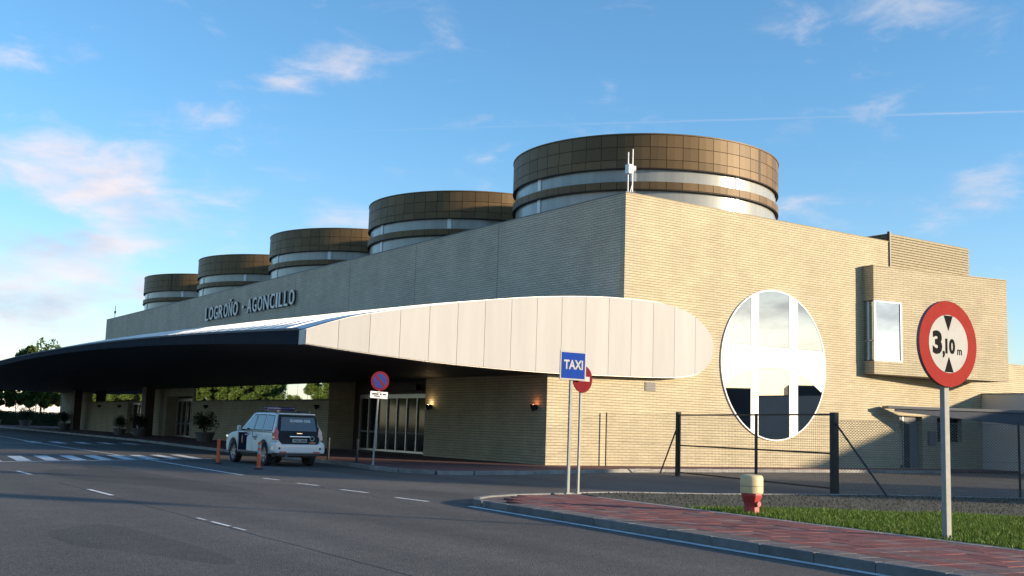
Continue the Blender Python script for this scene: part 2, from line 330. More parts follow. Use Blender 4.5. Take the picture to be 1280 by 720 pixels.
def place(name, me, parent=None, loc=(0,0,0), rot=(0,0,0), bevel=0, seg=2):
    o = bpy.data.objects.new(name, me); COL.objects.link(o); o.location = loc; o.rotation_euler = rot
    if parent: o.parent = parent; ORG[o] = ORG.get(parent, (0,0,0))
    if bevel:
        b = o.modifiers.new('bevel', 'BEVEL'); b.width = bevel; b.segments = seg; b.limit_method = 'ANGLE'; b.angle_limit = R(35)
        for p in me.polygons: p.use_smooth = True
        w = o.modifiers.new('wn', 'WEIGHTED_NORMAL'); w.keep_sharp = True
    return o
def tag(o, label=None, cat=None, group=None, kind=None):
    if label: o['label'] = label
    if cat: o['category'] = cat
    if group: o['group'] = group
    if kind: o['kind'] = kind
    return o
def thing(name, label, cat, loc, group=None, rotz=0, local=False):
    """an Empty at the base of a thing; local=True when its parts are modelled around (0,0,0)"""
    o = bpy.data.objects.new(name, None); COL.objects.link(o); o.location = loc; o.rotation_euler = (0,0,rotz)
    o.empty_display_size = .2; ORG[o] = (0,0,0) if local else tuple(loc)
    return tag(o, label, cat, group)
def copy_tree(o, parent=None):
    c = o.copy(); COL.objects.link(c); c.parent = parent
    for ch in list(o.children): copy_tree(ch, c)
    return c
def text_mesh(txt, size, mat, extrude=.004, bold=0.0, align='CENTER'):
    cu = bpy.data.curves.new('t', 'FONT'); cu.body = txt; cu.size = size; cu.extrude = extrude; cu.offset = bold
    cu.align_x = align; cu.align_y = 'CENTER' if align == 'CENTER' else 'BOTTOM_BASELINE'; cu.resolution_u = 3
    ob = bpy.data.objects.new('t', cu); COL.objects.link(ob)
    me = bpy.data.meshes.new_from_object(ob.evaluated_get(bpy.context.evaluated_depsgraph_get()))
    bpy.data.objects.remove(ob); bpy.data.curves.remove(cu); me.materials.clear(); me.materials.append(mat); return me
def fit_text(txt, w, h, mat, extrude=.004, bold=0.0):
    """text mesh scaled so that its outline fills w x h, centred on the origin"""
    me = text_mesh(txt, 1, mat, 0.5, bold); a = np.array([v.co[:] for v in me.vertices]); lo, hi = a.min(0), a.max(0)
    me.transform(Matrix.Diagonal((w/(hi[0]-lo[0]), h/(hi[1]-lo[1]), 2*extrude, 1)) @ Matrix.Translation((-(lo[0]+hi[0])/2, -(lo[1]+hi[1])/2, 0))); return me
def spline(pts, k=6):
    """Catmull-Rom through 2D points"""
    P = [np.array(p, float) for p in pts]; P = [2*P[0]-P[1]]+P+[2*P[-1]-P[-2]]; out = []
    for i in range(1, len(P)-2):
        for j in range(k):
            t = j/k; a, b, c, d = P[i-1:i+3]
            out.append(.5*((2*b)+(-a+c)*t+(2*a-5*b+4*c-d)*t*t+(-a+3*b-3*c+d)*t**3))
    out.append(P[-2]); return [tuple(map(float, q)) for q in out]
def facade(axis, plane, u0, u1, z0, z1, holes, depth):
    """wall sheet with rectangular openings and reveals. axis 'x': plane x=const facing -X, u=y; 'y': plane y=const facing -Y, u=x"""
    mb = MB(); us = sorted({u0, u1, *[h[0] for h in holes], *[h[1] for h in holes]}); zs = sorted({z0, z1, *[h[2] for h in holes], *[h[3] for h in holes]})
    pt = (lambda u, z, d=0: (plane+d, u, z)) if axis == 'x' else (lambda u, z, d=0: (u, plane+d, z))
    for i in range(len(us)-1):
        for j in range(len(zs)-1):
            um, zm = (us[i]+us[i+1])/2, (zs[j]+zs[j+1])/2
            if any(h[0] < um < h[1] and h[2] < zm < h[3] for h in holes): continue
            mb.quad(pt(us[i], zs[j]), pt(us[i+1], zs[j]), pt(us[i+1], zs[j+1]), pt(us[i], zs[j+1]))
    for h in holes:
        a, b, c, d = h[:4]; D = h[4] if len(h) > 4 else depth
        mb.quad(pt(a,c), pt(a,d), pt(a,d,D), pt(a,c,D)); mb.quad(pt(b,c), pt(b,d), pt(b,d,D), pt(b,c,D))
        mb.quad(pt(a,d), pt(b,d), pt(b,d,D), pt(a,d,D)); mb.quad(pt(a,c), pt(b,c), pt(b,c,D), pt(a,c,D))
    return mb

# ------------------------------------------------------------------ ground, road, markings
tag(MB().quad((-3000,-3000,-.04), (3000,-3000,-.04), (3000,3000,-.04), (-3000,3000,-.04)).build('ground', EARTH), kind='structure')
road = tag(MB().quad((-14,-60,0), (100,-60,0), (100,190,0), (-14,190,0)).build('road', ASPH), kind='structure')
def mark(name, pts, mat=WPAINT):
    """painted marking: a quad 4 mm above the road"""
    return MB().add([(x, y, .004) for x, y in pts], [tuple(range(len(pts)))]).build(name, mat, road)
def dash(x, y0, y1, w=.1, dx=0): mark('lane_dash', [(x-w/2, y0), (x+w/2, y0), (x+w/2+dx, y1), (x-w/2+dx, y1)])
for y0, y1 in ((37.6,39.3),(30.5,32.3),(22.6,24.5),(45.2,47),(53,55),(60.5,62.5),(68,70)): dash(5.9, y0, y1)
for y0, y1, w_ in ((15.25,15.75,.05),(15.9,16.7,.07),(16.95,17.35,.06)): dash(5.86, y0, y1, w_)
for y0, y1 in ((20.05,21.3),(22.8,24.0),(25.5,26.6),(28.0,28.85)): dash(11.6, y0, y1, .12, -.1)
sol = [(11.5,30.4),(11.75,36),(12.05,41.8),(12.2,48.7),(12.25,56.2),(12.6,66),(13.1,74),(13.8,90),(14.6,120)]
mark('edge_line', [(x-.06, y) for x, y in sol]+[(x+.06, y) for x, y in reversed(sol)])
mark('stop_line', [(3.5,36.6),(14.9,42.75),(14.9,42.95),(3.5,36.8)])
mark('far_stop_line', [(9.6,61.9),(19,62.6),(19,62.8),(9.6,62.1)])
for k in range(11):                                                # zebra crossing bars
    x = 4.1+k*1.0; ya = 37.55+k*.52
    mark('crossing_bar', [(x, ya), (x+.5, ya+.2), (x+.95, ya+4.6), (x+.45, ya+4.4)])
for k in range(5):
    x = 12.2+k*1.3; mark('crossing_bar', [(x, 63.5), (x+.55, 63.5), (x+.75, 67), (x+.2, 67)])
mark('kerb_line', [(10.73,7.2),(10.88,7.2),(11.86,18.75),(11.72,18.75)])
mark('kerb_line', [(9.98,-2.5),(10.13,-2.5),(10.88,7.2),(10.73,7.2)])

# near pavement with kerbstones and red pavers (local frame: s along the kerb, n across)
K0 = Vector((10.98, 8.4, 0)); TT = Vector((.0907, .9959, 0)); NN = Vector((.9959, -.0907, 0)); TH = math.atan2(TT.y, TT.x)-math.pi/2
def sn(s, n, z=0): p = K0+TT*s+NN*n; return (p.x, p.y, z)
def sn2(p): d = Vector((p[0], p[1], 0))-K0; return d.dot(TT), d.dot(NN)
tip = [(11.93,18.55),(12.02,19.0),(12.3,19.45),(12.9,19.95),(13.8,20.35),(15.0,20.6),(16.0,20.65)]
def inset(poly, d):
    c = Vector((13.8, 12, 0)); return [((Vector((x, y, 0))-c)*(1-d/8)+c)[:2] for x, y in poly]
base = [sn(-14, .15)[:2]]+[sn(9.9, .15)[:2]]+[(12.17,19.0),(12.42,19.35),(13.0,19.82),(13.84,20.2),(15.0,20.45),(16.0,20.5)]+[sn(10.2, 3.42)[:2], sn(-14, 3.42)[:2]]
pav = tag(MB().prism(base, -.02, .092, 'z').build('pavement', BED), kind='structure')
kmesh = MB().cbox(0, .15, .004, .994, -.02, .13, .018).mesh('kerbstone', CONCD)
for i in range(-14, 10):
    o = place('kerbstone', kmesh, pav, sn(i+.1+random.uniform(-.003,.003), random.uniform(-.006,.006)), (0, 0, TH))
for a, b in zip(tip[:-1], tip[1:]):                                # curved nose
    a = Vector((*a, 0)); b = Vector((*b, 0)); d = (b-a).normalized(); nrm = Vector((d.y, -d.x, 0)); e = d*.004
    q = [a+e, b-e, b-e+nrm*.16, a+e+nrm*.16]
    MB().prism([(p.x, p.y) for p in q], -.02, .127, 'z').build('kerbstone', CONCD, pav, bevel=.015)
bmesh_ = MB().cbox(0, .22, .004, .994, 0, .13, .01).mesh('border_stone', CONC)
for i in range(-14, 11): place('border_stone', bmesh_, pav, sn(i+.1, 3.2), (0, 0, TH))
GREYP = plain('grey_paver', (.165, .135, .13), .9, spec=.2, var=.2, scale=7, bump=.4, objvar=.12)
pm = [MB().cbox(.004, .396, .004, .396, .06, .128, .006).mesh('paver', PAVER), MB().cbox(.004, .396, .004, .396, .06, .126, .006).mesh('paver', PAVERG), MB().cbox(.004, .396, .004, .396, .06, .127, .006).mesh('paver', GREYP)]
cells = []
for i in range(-34, 32):
    for j in range(0, 8):
        s, n = .1+i*.4, .16+j*.38
        c = sn(s+.2, n+.2)
        if s > 9.2:
            if c[1] > 20.2-.55*max(0, 13.3-c[0])-.25 or n < .16+(s-9.2)*.55: continue
        cells.append((Vector(c).length, s, n, j))
cells.sort(); rest = MB(); npav = 0
for d, s, n, j in cells:
    kind = 1 if (j in (2, 5) and random.random() < .6) or random.random() < .08 else 0
    if j == 0: kind = 2
    if sn(s, n)[1] > 5.0 and npav < 298:                          # in view, nearest first
        npav += 1
        place('paver', pm[kind], pav, sn(s, n, random.uniform(-.003,.003)), (random.uniform(-.004,.004), random.uniform(-.004,.004), TH))
    else:
        b = MB().cbox(.004, .396, .004, .376, .06, .128, .006); b.xf(Matrix.Translation(sn(s, n)) @ Matrix.Rotation(TH, 4, 'Z')); rest.add(b.v, b.f)
if rest.v: tag(rest.build('paver_field', PAVER, pav), kind='stuff')

# lawn with a kerb behind it
lk = [(16.0,20.65),(17.3,20.75),(19.6,19.85),(22.2,19.4),(24.8,18.9),(28.5,17.1),(34,13.6),(42,8)]
poly = [sn(10.3, 3.42)[:2], *lk, (42,-14), sn(-14, 3.42)[:2]]
lawn = tag(MB().prism(poly, -.02, .105, 'z').build('lawn', SOIL), kind='structure')
for a, b in zip(lk[:-1], lk[1:]):
    a = Vector((*a, 0)); b = Vector((*b, 0)); n = max(1, round((b-a).length/1.0)); d = (b-a)/n; t = d.normalized(); w = Vector((-t.y, t.x, 0))*.11
    for i in range(n):
        p, q = a+d*i+t*.005, a+d*(i+1)-t*.005
        MB().prism([(p.x,p.y),(q.x,q.y),(q.x+w.x,q.y+w.y),(p.x+w.x,p.y+w.y)], -.02, .125, 'z').build('kerbstone', CONC, lawn, bevel=.012)
# grass blades
def in_poly(P, pl):
    x, y = P[:,0], P[:,1]; r = np.zeros(len(P), bool)
    for i in range(len(pl)):
        x1, y1 = pl[i]; x2, y2 = pl[i-1]
        c = ((y1 > y) != (y2 > y)) & (x < (x2-x1)*(y-y1)/(y2-y1+1e-12)+x1); r ^= c
    return r
def blades(name, n, poly, h0, h1, mat, xr, yr, z, patch=True, wid=.012):
    P = RNG.uniform((xr[0], yr[0]), (xr[1], yr[1]), (n, 2)); P = P[in_poly(P, poly)]
    if patch:      # thinner towards the fence and in worn spots
        w = np.sin(P[:,0]*1.3+np.sin(P[:,1]*.9))*np.sin(P[:,1]*1.7+1.1*np.sin(P[:,0]*.8)); back = np.clip((P[:,1]-(15.8-.64*np.clip(P[:,0]-15.5, 0, 99))+.5*w)/.9, 0, 1)
        P = P[RNG.random(len(P)) < (1-back)*np.clip(.92+.25*w, 0, 1)]
    m = len(P); a = RNG.uniform(0, 2*np.pi, m); h = RNG.uniform(h0, h1, m); w = wid*RNG.uniform(.7, 1.4, m); ln = RNG.uniform(.1, .8, m)*h
    d = RNG.uniform(0, 2*np.pi, m); V = np.zeros((m, 3, 3))
    V[:,0,0] = P[:,0]-np.cos(a)*w; V[:,0,1] = P[:,1]-np.sin(a)*w; V[:,1,0] = P[:,0]+np.cos(a)*w; V[:,1,1] = P[:,1]+np.sin(a)*w
    V[:,2,0] = P[:,0]+np.cos(d)*ln; V[:,2,1] = P[:,1]+np.sin(d)*ln; V[:,:2,2] = z; V[:,2,2] = z+h
    me = bpy.data.meshes.new(name); me.vertices.add(3*m); me.vertices.foreach_set('co', V.ravel()); me.loops.add(3*m); me.loops.foreach_set('vertex_index', np.arange(3*m, dtype=np.int32))
    me.polygons.add(m); me.polygons.foreach_set('loop_start', np.arange(0, 3*m, 3, dtype=np.int32)); me.polygons.foreach_set('loop_total', np.full(m, 3, np.int32)); me.update(); me.validate(); me.materials.append(mat)
    return place(name, me)
tag(blades('dry_grass', 26000, poly, .01, .05, DRYG, (13.5, 30), (3, 21), .10, False), 'sparse dull weeds on the bare soil behind the lawn', 'weeds', kind='stuff')
tag(blades('grass', 330000, poly, .04, .10, GRASSM, (13.5, 30), (3, 21), .10), 'short green grass on the lawn beside the red pavement', 'grass', kind='stuff')

# pavement in front of the terminal
kb = [(50,34.3),(40,34.2),(31.2,33.8),(27.6,33.3),(24,32.0),(21.4,31.3),(19.5,30.9),(18.3,31.2),(17.6,32.3),(17.7,34.5),(18.3,38.9),(18.7,48),(19.2,58),(20.2,71.6),(20.6,84.6),(21.2,128),(21.4,150)]
tp = tag(MB().prism(kb+[(29,150),(29,124.2),(57,124.2),(57,36.3),(57,34.3)], -.02, .128, 'z').build('terminal_pavement', REDPAVE), kind='structure')
for a, b in zip(kb[:-1], kb[1:]):
    a = Vector((*a, 0)); b = Vector((*b, 0)); n = max(1, round((b-a).length/1.0)); d = (b-a)/n; t = d.normalized(); w = Vector((t.y, -t.x, 0))*-.13
    for i in range(n):
        p, q = a+d*i+t*.006, a+d*(i+1)-t*.006
        MB().prism([(p.x,p.y),(q.x,q.y),(q.x+w.x,q.y+w.y),(p.x+w.x,p.y+w.y)], -.02, .135+random.uniform(-.012,.006), 'z').build('kerbstone', CONC, tp)

# ------------------------------------------------------------------ terminal building
XF, XU, Y0, YE, ZB, H = 26.4, 30.36, 36.36, 123.6, .13, 11.93
bld = thing('terminal_building', 'cream brick airport terminal with five bronze round roof drums and circular gable window', 'building', (38, 80, 0))
# gable wall (faces -Y): upper volume, lower front strip and the lower right volume
MB().prism([(XF,0),(48.33,0),(48.33,H),(XU,H),(XU,6.6),(XF,6.3)], Y0, Y0+.3, 'y').build('gable_wall', BRICK, bld)
MB().box(XU, XU+.3, Y0+.302, YE, 3.8, H).build('front_upper_wall', BRICK_SHADED, bld)
MB().box(48.03, 48.33, Y0+.302, YE, 3.5, H).build('rear_wall', BRICK, bld)
MB().box(XU+.3, 48.03, Y0+.302, YE, H-.6, H-.45).build('roof', CONCD, bld)
MB().box(XU, 48.33, YE, YE+.3, 0, H).build('end_wall', BRICK, bld)
for y in (46.4, 55.0, 63.6, 72.3, 80.9, 89.5, 98.1, 106.8, 115.4):
    MB().box(XU-.003, XU+.02, y-.012, y+.012, 6.5, H-.05).build('expansion_joint', JOINT, bld)
MB().box(XU-.02, XU+.34, Y0-.02, YE+.32, H, H+.05).build('coping', DALU, bld)
MB().box(XU+.341, 48.36, Y0-.02, Y0+.34, H, H+.05).build('coping', BRICK, bld)
# right-hand lower volume with door and window
rw = facade('y', Y0+.004, 48.33, 56.4, 0, 10.3, [(49.1,51.0,.15,2.85),(52.3,54.5,1.55,2.85)], .35)
rw.build('right_gable_wall', BRICK, bld)
MB().box(48.34, 56.4, Y0+.36, Y0+12, 0, 10.28).build('right_volume', BRICK, bld)
MB().box(48.34, 56.44, Y0-.02, Y0+.35, 10.3, 10.36).build('coping', BRICK, bld)
door = MB().box(49.15, 50.25, Y0+.25, Y0+.3, .16, 2.8).build('side_door', BLACK, bld)
MB().box(49.22, 49.62, Y0+.24, Y0+.249, .3, 2.6).build('pane', GLASS, door); MB().box(49.66, 49.72, Y0+.22, Y0+.249, .16, 2.8).build('door_frame', ALU, door)
MB().box(50.26, 50.98, Y0+.25, Y0+.32, .16, 2.84).build('side_panel', DALU, bld)
w = MB().box(52.35, 54.45, Y0+.25, Y0+.30, 1.58, 2.82).build('window', DGLASS, bld); MB().box(53.36, 53.44, Y0+.22, Y0+.249, 1.58, 2.82).build('frame', DALU, w)
MB().box(51.45, 52.0, Y0-.15, Y0, 1.35, 2.1).build('meter_box', DALU, bld)
g = MB().box(31.62, 32.22, Y0-.03, Y0, 3.36, 3.74).build('vent_grille', BLACK, bld)
for k in range(5): MB().box(31.67, 32.17, Y0-.05, Y0-.032, 3.40+k*.068, 3.425+k*.068).build('slat', DALU, g)
# bay that projects at an angle, with a corner window
A, B = Vector((46.25, 35.70, 0)), Vector((55.45, 34.12, 0)); bd = (B-A).normalized(); bn = Vector((bd.y, -bd.x, 0))   # bn points outward
def bay(u, d, z): p = A+bd*u-bn*d; return (p.x, p.y, z)
BL = (B-A).length; zb0, zb1 = 4.87, 10.36; wu, wz0, wz1 = 1.85, 5.52, 8.60
mb = MB()
def bface(u0, u1, z0, z1, d=0): mb.quad(bay(u0,d,z0), bay(u1,d,z0), bay(u1,d,z1), bay(u0,d,z1))
bface(0, BL, wz1, zb1); bface(0, BL, zb0, wz0); bface(wu, BL, wz0, wz1)
def bside(z0, z1): mb.quad(bay(0,0,z0), (A.x-.0, Y0, z0), (A.x-.0, Y0, z1), bay(0,0,z1))
bside(wz1, zb1); bside(zb0, wz0)
mb.quad(bay(BL,0,zb0), (B.x, Y0, zb0), (B.x, Y0, zb1), bay(BL,0,zb1))
mb.quad(bay(0,0,zb1), bay(BL,0,zb1), (B.x,Y0,zb1), (A.x,Y0,zb1)); mb.quad(bay(0,0,zb0), bay(BL,0,zb0), (B.x,Y0,zb0), (A.x,Y0,zb0))
mb.quad(bay(wu,0,wz0), bay(wu,.2,wz0), bay(wu,.2,wz1), bay(wu,0,wz1)); mb.quad(bay(0,0,wz0), bay(wu,0,wz0), bay(wu,.2,wz0), bay(0,.2,wz0))
bayo = mb.build('projecting_bay', BRICK, bld)
cw = MB().quad(bay(.12,.03,wz0+.08), bay(wu-.1,.03,wz0+.08), bay(wu-.1,.03,wz1-.08), bay(.12,.03,wz1-.08)).build('corner_window_pane', BAYG, bayo)
MB().quad((A.x+.06,A.y+.1,wz0+.05), (A.x+.06,Y0-.01,wz0+.05), (A.x+.06,Y0-.01,wz1-.05), (A.x+.06,A.y+.1,wz1-.05)).build('side_pane', GLASS, bayo)
fr_ = MB()
for (u0, u1, z0, z1) in ((0,.12,wz0,wz1),(wu-.1,wu-.002,wz0,wz1),(.12,wu-.1,wz0,wz0+.08),(.12,wu-.1,wz1-.08,wz1)):
    p = [bay(u0,-.02,z0), bay(u1,-.02,z0), bay(u1,.06,z0), bay(u0,.06,z0)]; fr_.prism([(q[0],q[1]) for q in p], z0, z1, 'z')
fr_.build('window_frame', WHITE, bayo)
MB().box(A.x+.0, A.x+.07, A.y+.38, A.y+.43, wz0, wz1).box(A.x, A.x+.07, A.y+.1, Y0-.01, wz0+1.0, wz0+1.06).build('side_frame', ALU, bayo)
mb = MB(); p = [bay(-.03,-.03,0), bay(BL+.03,-.03,0), (B.x+.03,Y0-.01,0), (A.x-.03,Y0-.01,0)]
mb.prism([(q[0],q[1]) for q in p], zb1+.002, zb1+.05, 'z'); mb.build('coping', BRICK, bld)
# louvred plant screen on the roof
lv = MB().box(48.5, 55.5, Y0+.05, Y0+3, 10.37, 12.42).build('plant_screen', LOUVRE, bld)
for k in range(14): MB().box(48.5, 55.5, Y0, Y0+.049, 10.46+k*.14, 10.555+k*.14).build('louvre', plain('louvre_%d' % k, (.33,.285,.20), .85, 0, spec=.08, var=.2) if k == 0 else MATS['louvre_0'], lv)
MB().box(48.40, 48.5, Y0-.06, Y0+.1, 10.4, 12.5).build('corner_post', BLACK, lv)
# lower wall further right and the white side wall that comes forward from the corner
MB().box(56.41, 76, Y0+.1, Y0+.4, 0, 6.15).build('right_end_wall', BRICK, bld)
sw = thing('white_side_wall', 'white rendered wall in shade running out from the right corner of the terminal', 'wall', (56.5, 30, 0))
MB().box(56.42, 56.72, 19, Y0+.09, 0, 4.27).build('wall', RENDERW, sw); MB().box(56.39, 56.75, 18.97, Y0+.09, 4.27, 4.32).build('coping', DALU, sw)

# circular window
cxw, czw, rw_ = 39.7, 4.94, 3.58
def arcp(r, n=64): return [(cxw+r*math.cos(2*math.pi*i/n), czw+r*math.sin(2*math.pi*i/n)) for i in range(n)]
win = MB().prism(arcp(rw_-.02, 72), Y0-.03, Y0-.001, 'y').build('circular_window', JOINT, bld)
ring = MB(); n = 96
vs = []; 
for r, yy in ((rw_, Y0), (rw_, Y0-.075), (rw_-.055, Y0-.075), (rw_-.055, Y0-.02)):
    vs += [(cxw+r*math.cos(2*math.pi*i/n), yy, czw+r*math.sin(2*math.pi*i/n)) for i in range(n)]
ring.add(vs, [(k*n+i, k*n+(i+1) % n, (k+1)*n+(i+1) % n, (k+1)*n+i) for k in range(3) for i in range(n)]); ring.build('ring_frame', WHITE, win, smooth=.6)
def arch(x): return 4.80-(6.0-math.sqrt(max(.1, 36-(x-39.6)**2)))
def circ_z(x, r=rw_-.055): return math.sqrt(max(0, r*r-(x-cxw)**2))
ml, mr_ = (38.05, 38.56), (40.66, 41.26)
def strip(x0, x1, top, bot, k=14):
    xs = [x0+(x1-x0)*i/k for i in range(k+1)]; a = [(x, top(x)) for x in xs]; b = [(x, bot(x)) for x in reversed(xs)]; return a+b
lim = rw_-.06
cols = [(cxw-lim, ml[0]-.015), (ml[1]+.015, mr_[0]-.015), (mr_[1]+.015, cxw+lim)]
BT = 5.78
for x0, x1 in cols:
    MB().prism(strip(x0, x1, lambda x: czw+circ_z(x), lambda x: max(BT+.02, czw-circ_z(x)) if czw+circ_z(x) > BT+.02 else czw+circ_z(x)), Y0-.06, Y0-.035, 'y').build('upper_pane', MIRROR, win)
    MB().prism(strip(x0, x1, lambda x: max(czw-circ_z(x), min(arch(x)-.02, czw+circ_z(x))), lambda x: czw-circ_z(x)), Y0-.06, Y0-.035, 'y').build('lower_pane', MIRROR, win)
for x0, x1 in (ml, mr_):
    MB().prism(strip(x0, x1, lambda x: czw+circ_z(x), lambda x: czw-circ_z(x)), Y0-.075, Y0-.035, 'y').build('mullion', WHITE, win)
for x0, x1 in cols:
    MB().prism(strip(x0, x1, lambda x: min(BT, czw+circ_z(x)), lambda x: min(max(arch(x), czw-circ_z(x)), czw+circ_z(x), BT)), Y0-.068, Y0-.035, 'y').build('white_spandrel', WHITE, win)

# ---- front ground floor (faces -X) under the canopy
holes = [(46.3,57.2,ZB,3.95,1.6), (57.3,80.6,2.85,4.05), (81.0,87.2,ZB,3.2,.9), (90.5,111.3,2.85,4.05), (94.2,98.3,ZB,2.75,.5)]
facade('x', XF, Y0+.302, 124, ZB-.1, 4.6, holes, .18).build('front_lower_wall', BRICK, bld)
for ya, yb, d in ((57.25,80.95,.2),(80.95,87.25,.95),(87.25,94.15,.2),(94.15,98.35,.52),(98.35,124,.2)): MB().box(XF+d, XF+d+.3, ya, yb, 0, 4.6).build('inner_wall', DBROWN, bld)
MB().box(XF+1.62, XF+1.9, 45.5, 58, 0, 4.6).build('inner_wall', DBROWN, bld)
MB().box(XF-.05, XU, 123.98, 124.2, 0, 6.5).build('front_end_wall', BRICK, bld)
MB().box(XF, XU, Y0+.31, 124, 4.6, 4.7).build('lower_roof', CONCD, bld)
sr = MB().box(XF+.1, XF+.15, 57.3, 80.6, 2.85, 4.05).build('ribbon_window', JOINT, bld)
y = 57.32
while y < 80:
    MB().box(XF+.06, XF+.09, y, min(y+1.46, 80.6), 2.88, 4.04).build('pane', GLASS, sr); y += 1.5
MB().box(XF-.04, XF+.05, 57.3, 80.6, 2.80, 2.85).build('sill', DALU, sr)
sr2 = MB().box(XF+.1, XF+.15, 90.5, 111.3, 2.85, 4.05).build('ribbon_window', JOINT, bld); y = 90.52
while y < 111:
    MB().box(XF+.06, XF+.09, y, min(y+1.46, 111.3), 2.88, 4.04).build('pane', GLASS, sr2); y += 1.5
MB().box(XF-.04, XF+.05, 90.5, 111.3, 2.80, 2.85).build('sill', DALU, sr2)
def doors(x, y0, y1, z1, n, parent):
    d = MB().box(x+.02, x+.06, y0, y1, ZB, z1).build('glass_door', DGLASS, parent)
    for k in range(n+1):
        yy = y0+(y1-y0)*k/n; MB().box(x-.05, x+.015, yy-.04, yy+.04, ZB, z1).build('door_stile', ALU, d)
    MB().box(x-.06, x+.015, y0, y1, z1, z1+.22).build('door_header', ALU, d); MB().box(x-.04, x+.012, y0+.05, y1-.05, ZB, ZB+.1).build('door_rail', ALU, d)
    for k in range(n): MB().box(x-.001, x+.012, y0+(y1-y0)*k/n+.06, y0+(y1-y0)*(k+1)/n-.06, 1.1, 1.2).build('door_sticker', DALU, d)
    return d
doors(XF+1.5, 48.6, 56.2, 2.95, 7, bld); doors(XF+.8, 81.2, 87.0, 2.85, 5, bld); doors(XF+.42, 94.4, 98.1, 2.6, 2, bld)
es = MB().box(XF+1.3, XF+1.45, 49.6, 51.2, 3.35, 3.65).build('direction_sign', BLACK, bld)

# ---- roof drums
DC, DR, DY, DS = 38.0, 7.0, 44.03, 16.93
NCOL = 56; da = 2*math.pi/NCOL
rows = [(14.98,15.58),(14.36,14.98),(13.96,14.36),(12.94,13.32)]
def panel_mb(z0, z1, R0=DR, g=.012):
    mb = MB(); vs = []; a0, a1 = g/DR, da-g/DR; z0 += g; z1 -= g
    for k in range(3):
        a = a0+(a1-a0)*k/2
        for r, z in ((R0,z0),(R0,z1),(R0-.05,z1),(R0-.05,z0)): vs.append((r*math.cos(a), r*math.sin(a), z))
    fs = [(k*4+i, k*4+(i+1) % 4, k*4+4+(i+1) % 4, k*4+4+i) for k in range(2) for i in range(4)]+[(0,1,2,3),(11,10,9,8)]
    return mb.add(vs, fs)
pmesh = [panel_mb(a, b).mesh('cladding_panel', BRONZE) for a, b in rows]
allp = MB()
budget = 298
for k in range(5):
    c = (DC, DY+DS*k); d = thing('roof_drum', None, None, (c[0], c[1], 0), local=True); ORG[d] = (0,0,0)
    d.parent = bld; d.location = (c[0]-38, c[1]-80, 0)
    MB().lathe([(DR-.06,13.97),(DR-.06,15.55)], n=96).build('drum_core', JOINT, d, smooth=.6)
    MB().lathe([(DR-.04,12.95),(DR-.04,13.31)], n=96).build('band_core', JOINT, d, smooth=.6)
    MB().lathe([(DR+.03,15.58),(DR+.03,15.64),(DR-.3,15.64),(0.01,15.75)], n=96, cap=False).build('drum_cap', BRONZE2, d, smooth=.5)
    MB().lathe([(DR-.17,13.2),(DR-.17,14.0)], n=96, cap=False).build('upper_glazing', GLAZE, d, smooth=.6)
    MB().lathe([(DR-.17,11.2),(DR-.17,12.98)], n=96, cap=False).build('lower_glazing', GLAZE, d, smooth=.6)
    MB().lathe([(DR-.1,13.92),(DR+.01,13.92),(DR+.01,13.96),(DR-.1,13.96)], n=96, cap=False).build('drip_edge', JOINT, d)
    MB().lathe([(DR-.1,12.89),(DR+.01,12.89),(DR+.01,12.935),(DR-.1,12.935)], n=96, cap=False).build('drip_edge', JOINT, d)
    for j in range(8):
        a = R(45*j); mbm = MB().box(DR-.18, DR-.13, -.12, .12, 11.3, 13.94); mbm.xf(Matrix.Rotation(a, 4, 'Z')); mbm.build('white_mullion', WHITE, d)
    v = Vector((-c[0], -c[1])).normalized(); left = MB()
    for i in range(NCOL):
        am = da*(i+.5); vis = math.cos(am)*v.x+math.sin(am)*v.y > (0.0 if k < 2 else .25)
        for r in range(4):
            if vis and budget > 0 and k < 3:
                budget -= 1; place('cladding_panel', pmesh[r], d, (0,0,random.uniform(-.002,.002)), (0, 0, da*i))
            else:
                b = panel_mb(*rows[r]).xf(Matrix.Rotation(da*i, 4, 'Z')); left.add(b.v, b.f)
    tag(left.build('cladding', BRONZE2, d), kind='stuff')
    if k in (0, 4):
        a = R(283 if k == 0 else 215); st = MB().box(DR-.01, DR+.006, -.09, .09, 14.0, 15.57).xf(Matrix.Rotation(a, 4, 'Z')); st.build('rain_stain', STAIN, d)

# ---- raised name on the upper front wall
sg = thing('terminal_sign', 'raised white capital letters LOGROÑO - AGONCILLO on the grey upper front wall', 'sign', (XU, 81, 9.6))
LY = [90.56,89.61,88.42,87.25,86.11,84.99,83.99,82.74,82.13,81.52,80.92,79.82,78.75,77.62,76.36,75.21,74.68,73.71,72.83,71.69]
seq = list('LOGROÑO')+[' ','-']+list('AGONCILLO'); sg_w = [(LY[i], LY[i+1]) for i in range(7)]+[(0,0),(82.0,81.45)]+[(LY[10+i], LY[11+i]) for i in range(9)]
for ch, (ya, yb) in zip(seq, sg_w):
    if ch == ' ': continue
    wd = abs(ya-yb)-.28; hh = 1.08
    if ch == 'Ñ': hh = 1.38
    if ch == '-': hh = .2
    if ch == 'I': wd = .26
    lm = fit_text(ch, wd, hh, LETTER, .03, .0); zc = 9.68+.54 + (.15 if ch == 'Ñ' else 0)
    yc = (ya+yb)/2
    o = place('letter', lm, sg, (-.26, yc-81, zc-9.6), (R(90), 0, R(-90)))
    bk = fit_text(ch, wd, hh, BLACK, .07, .0)
    place('letter_return', bk, o, (0, 0, -.102))

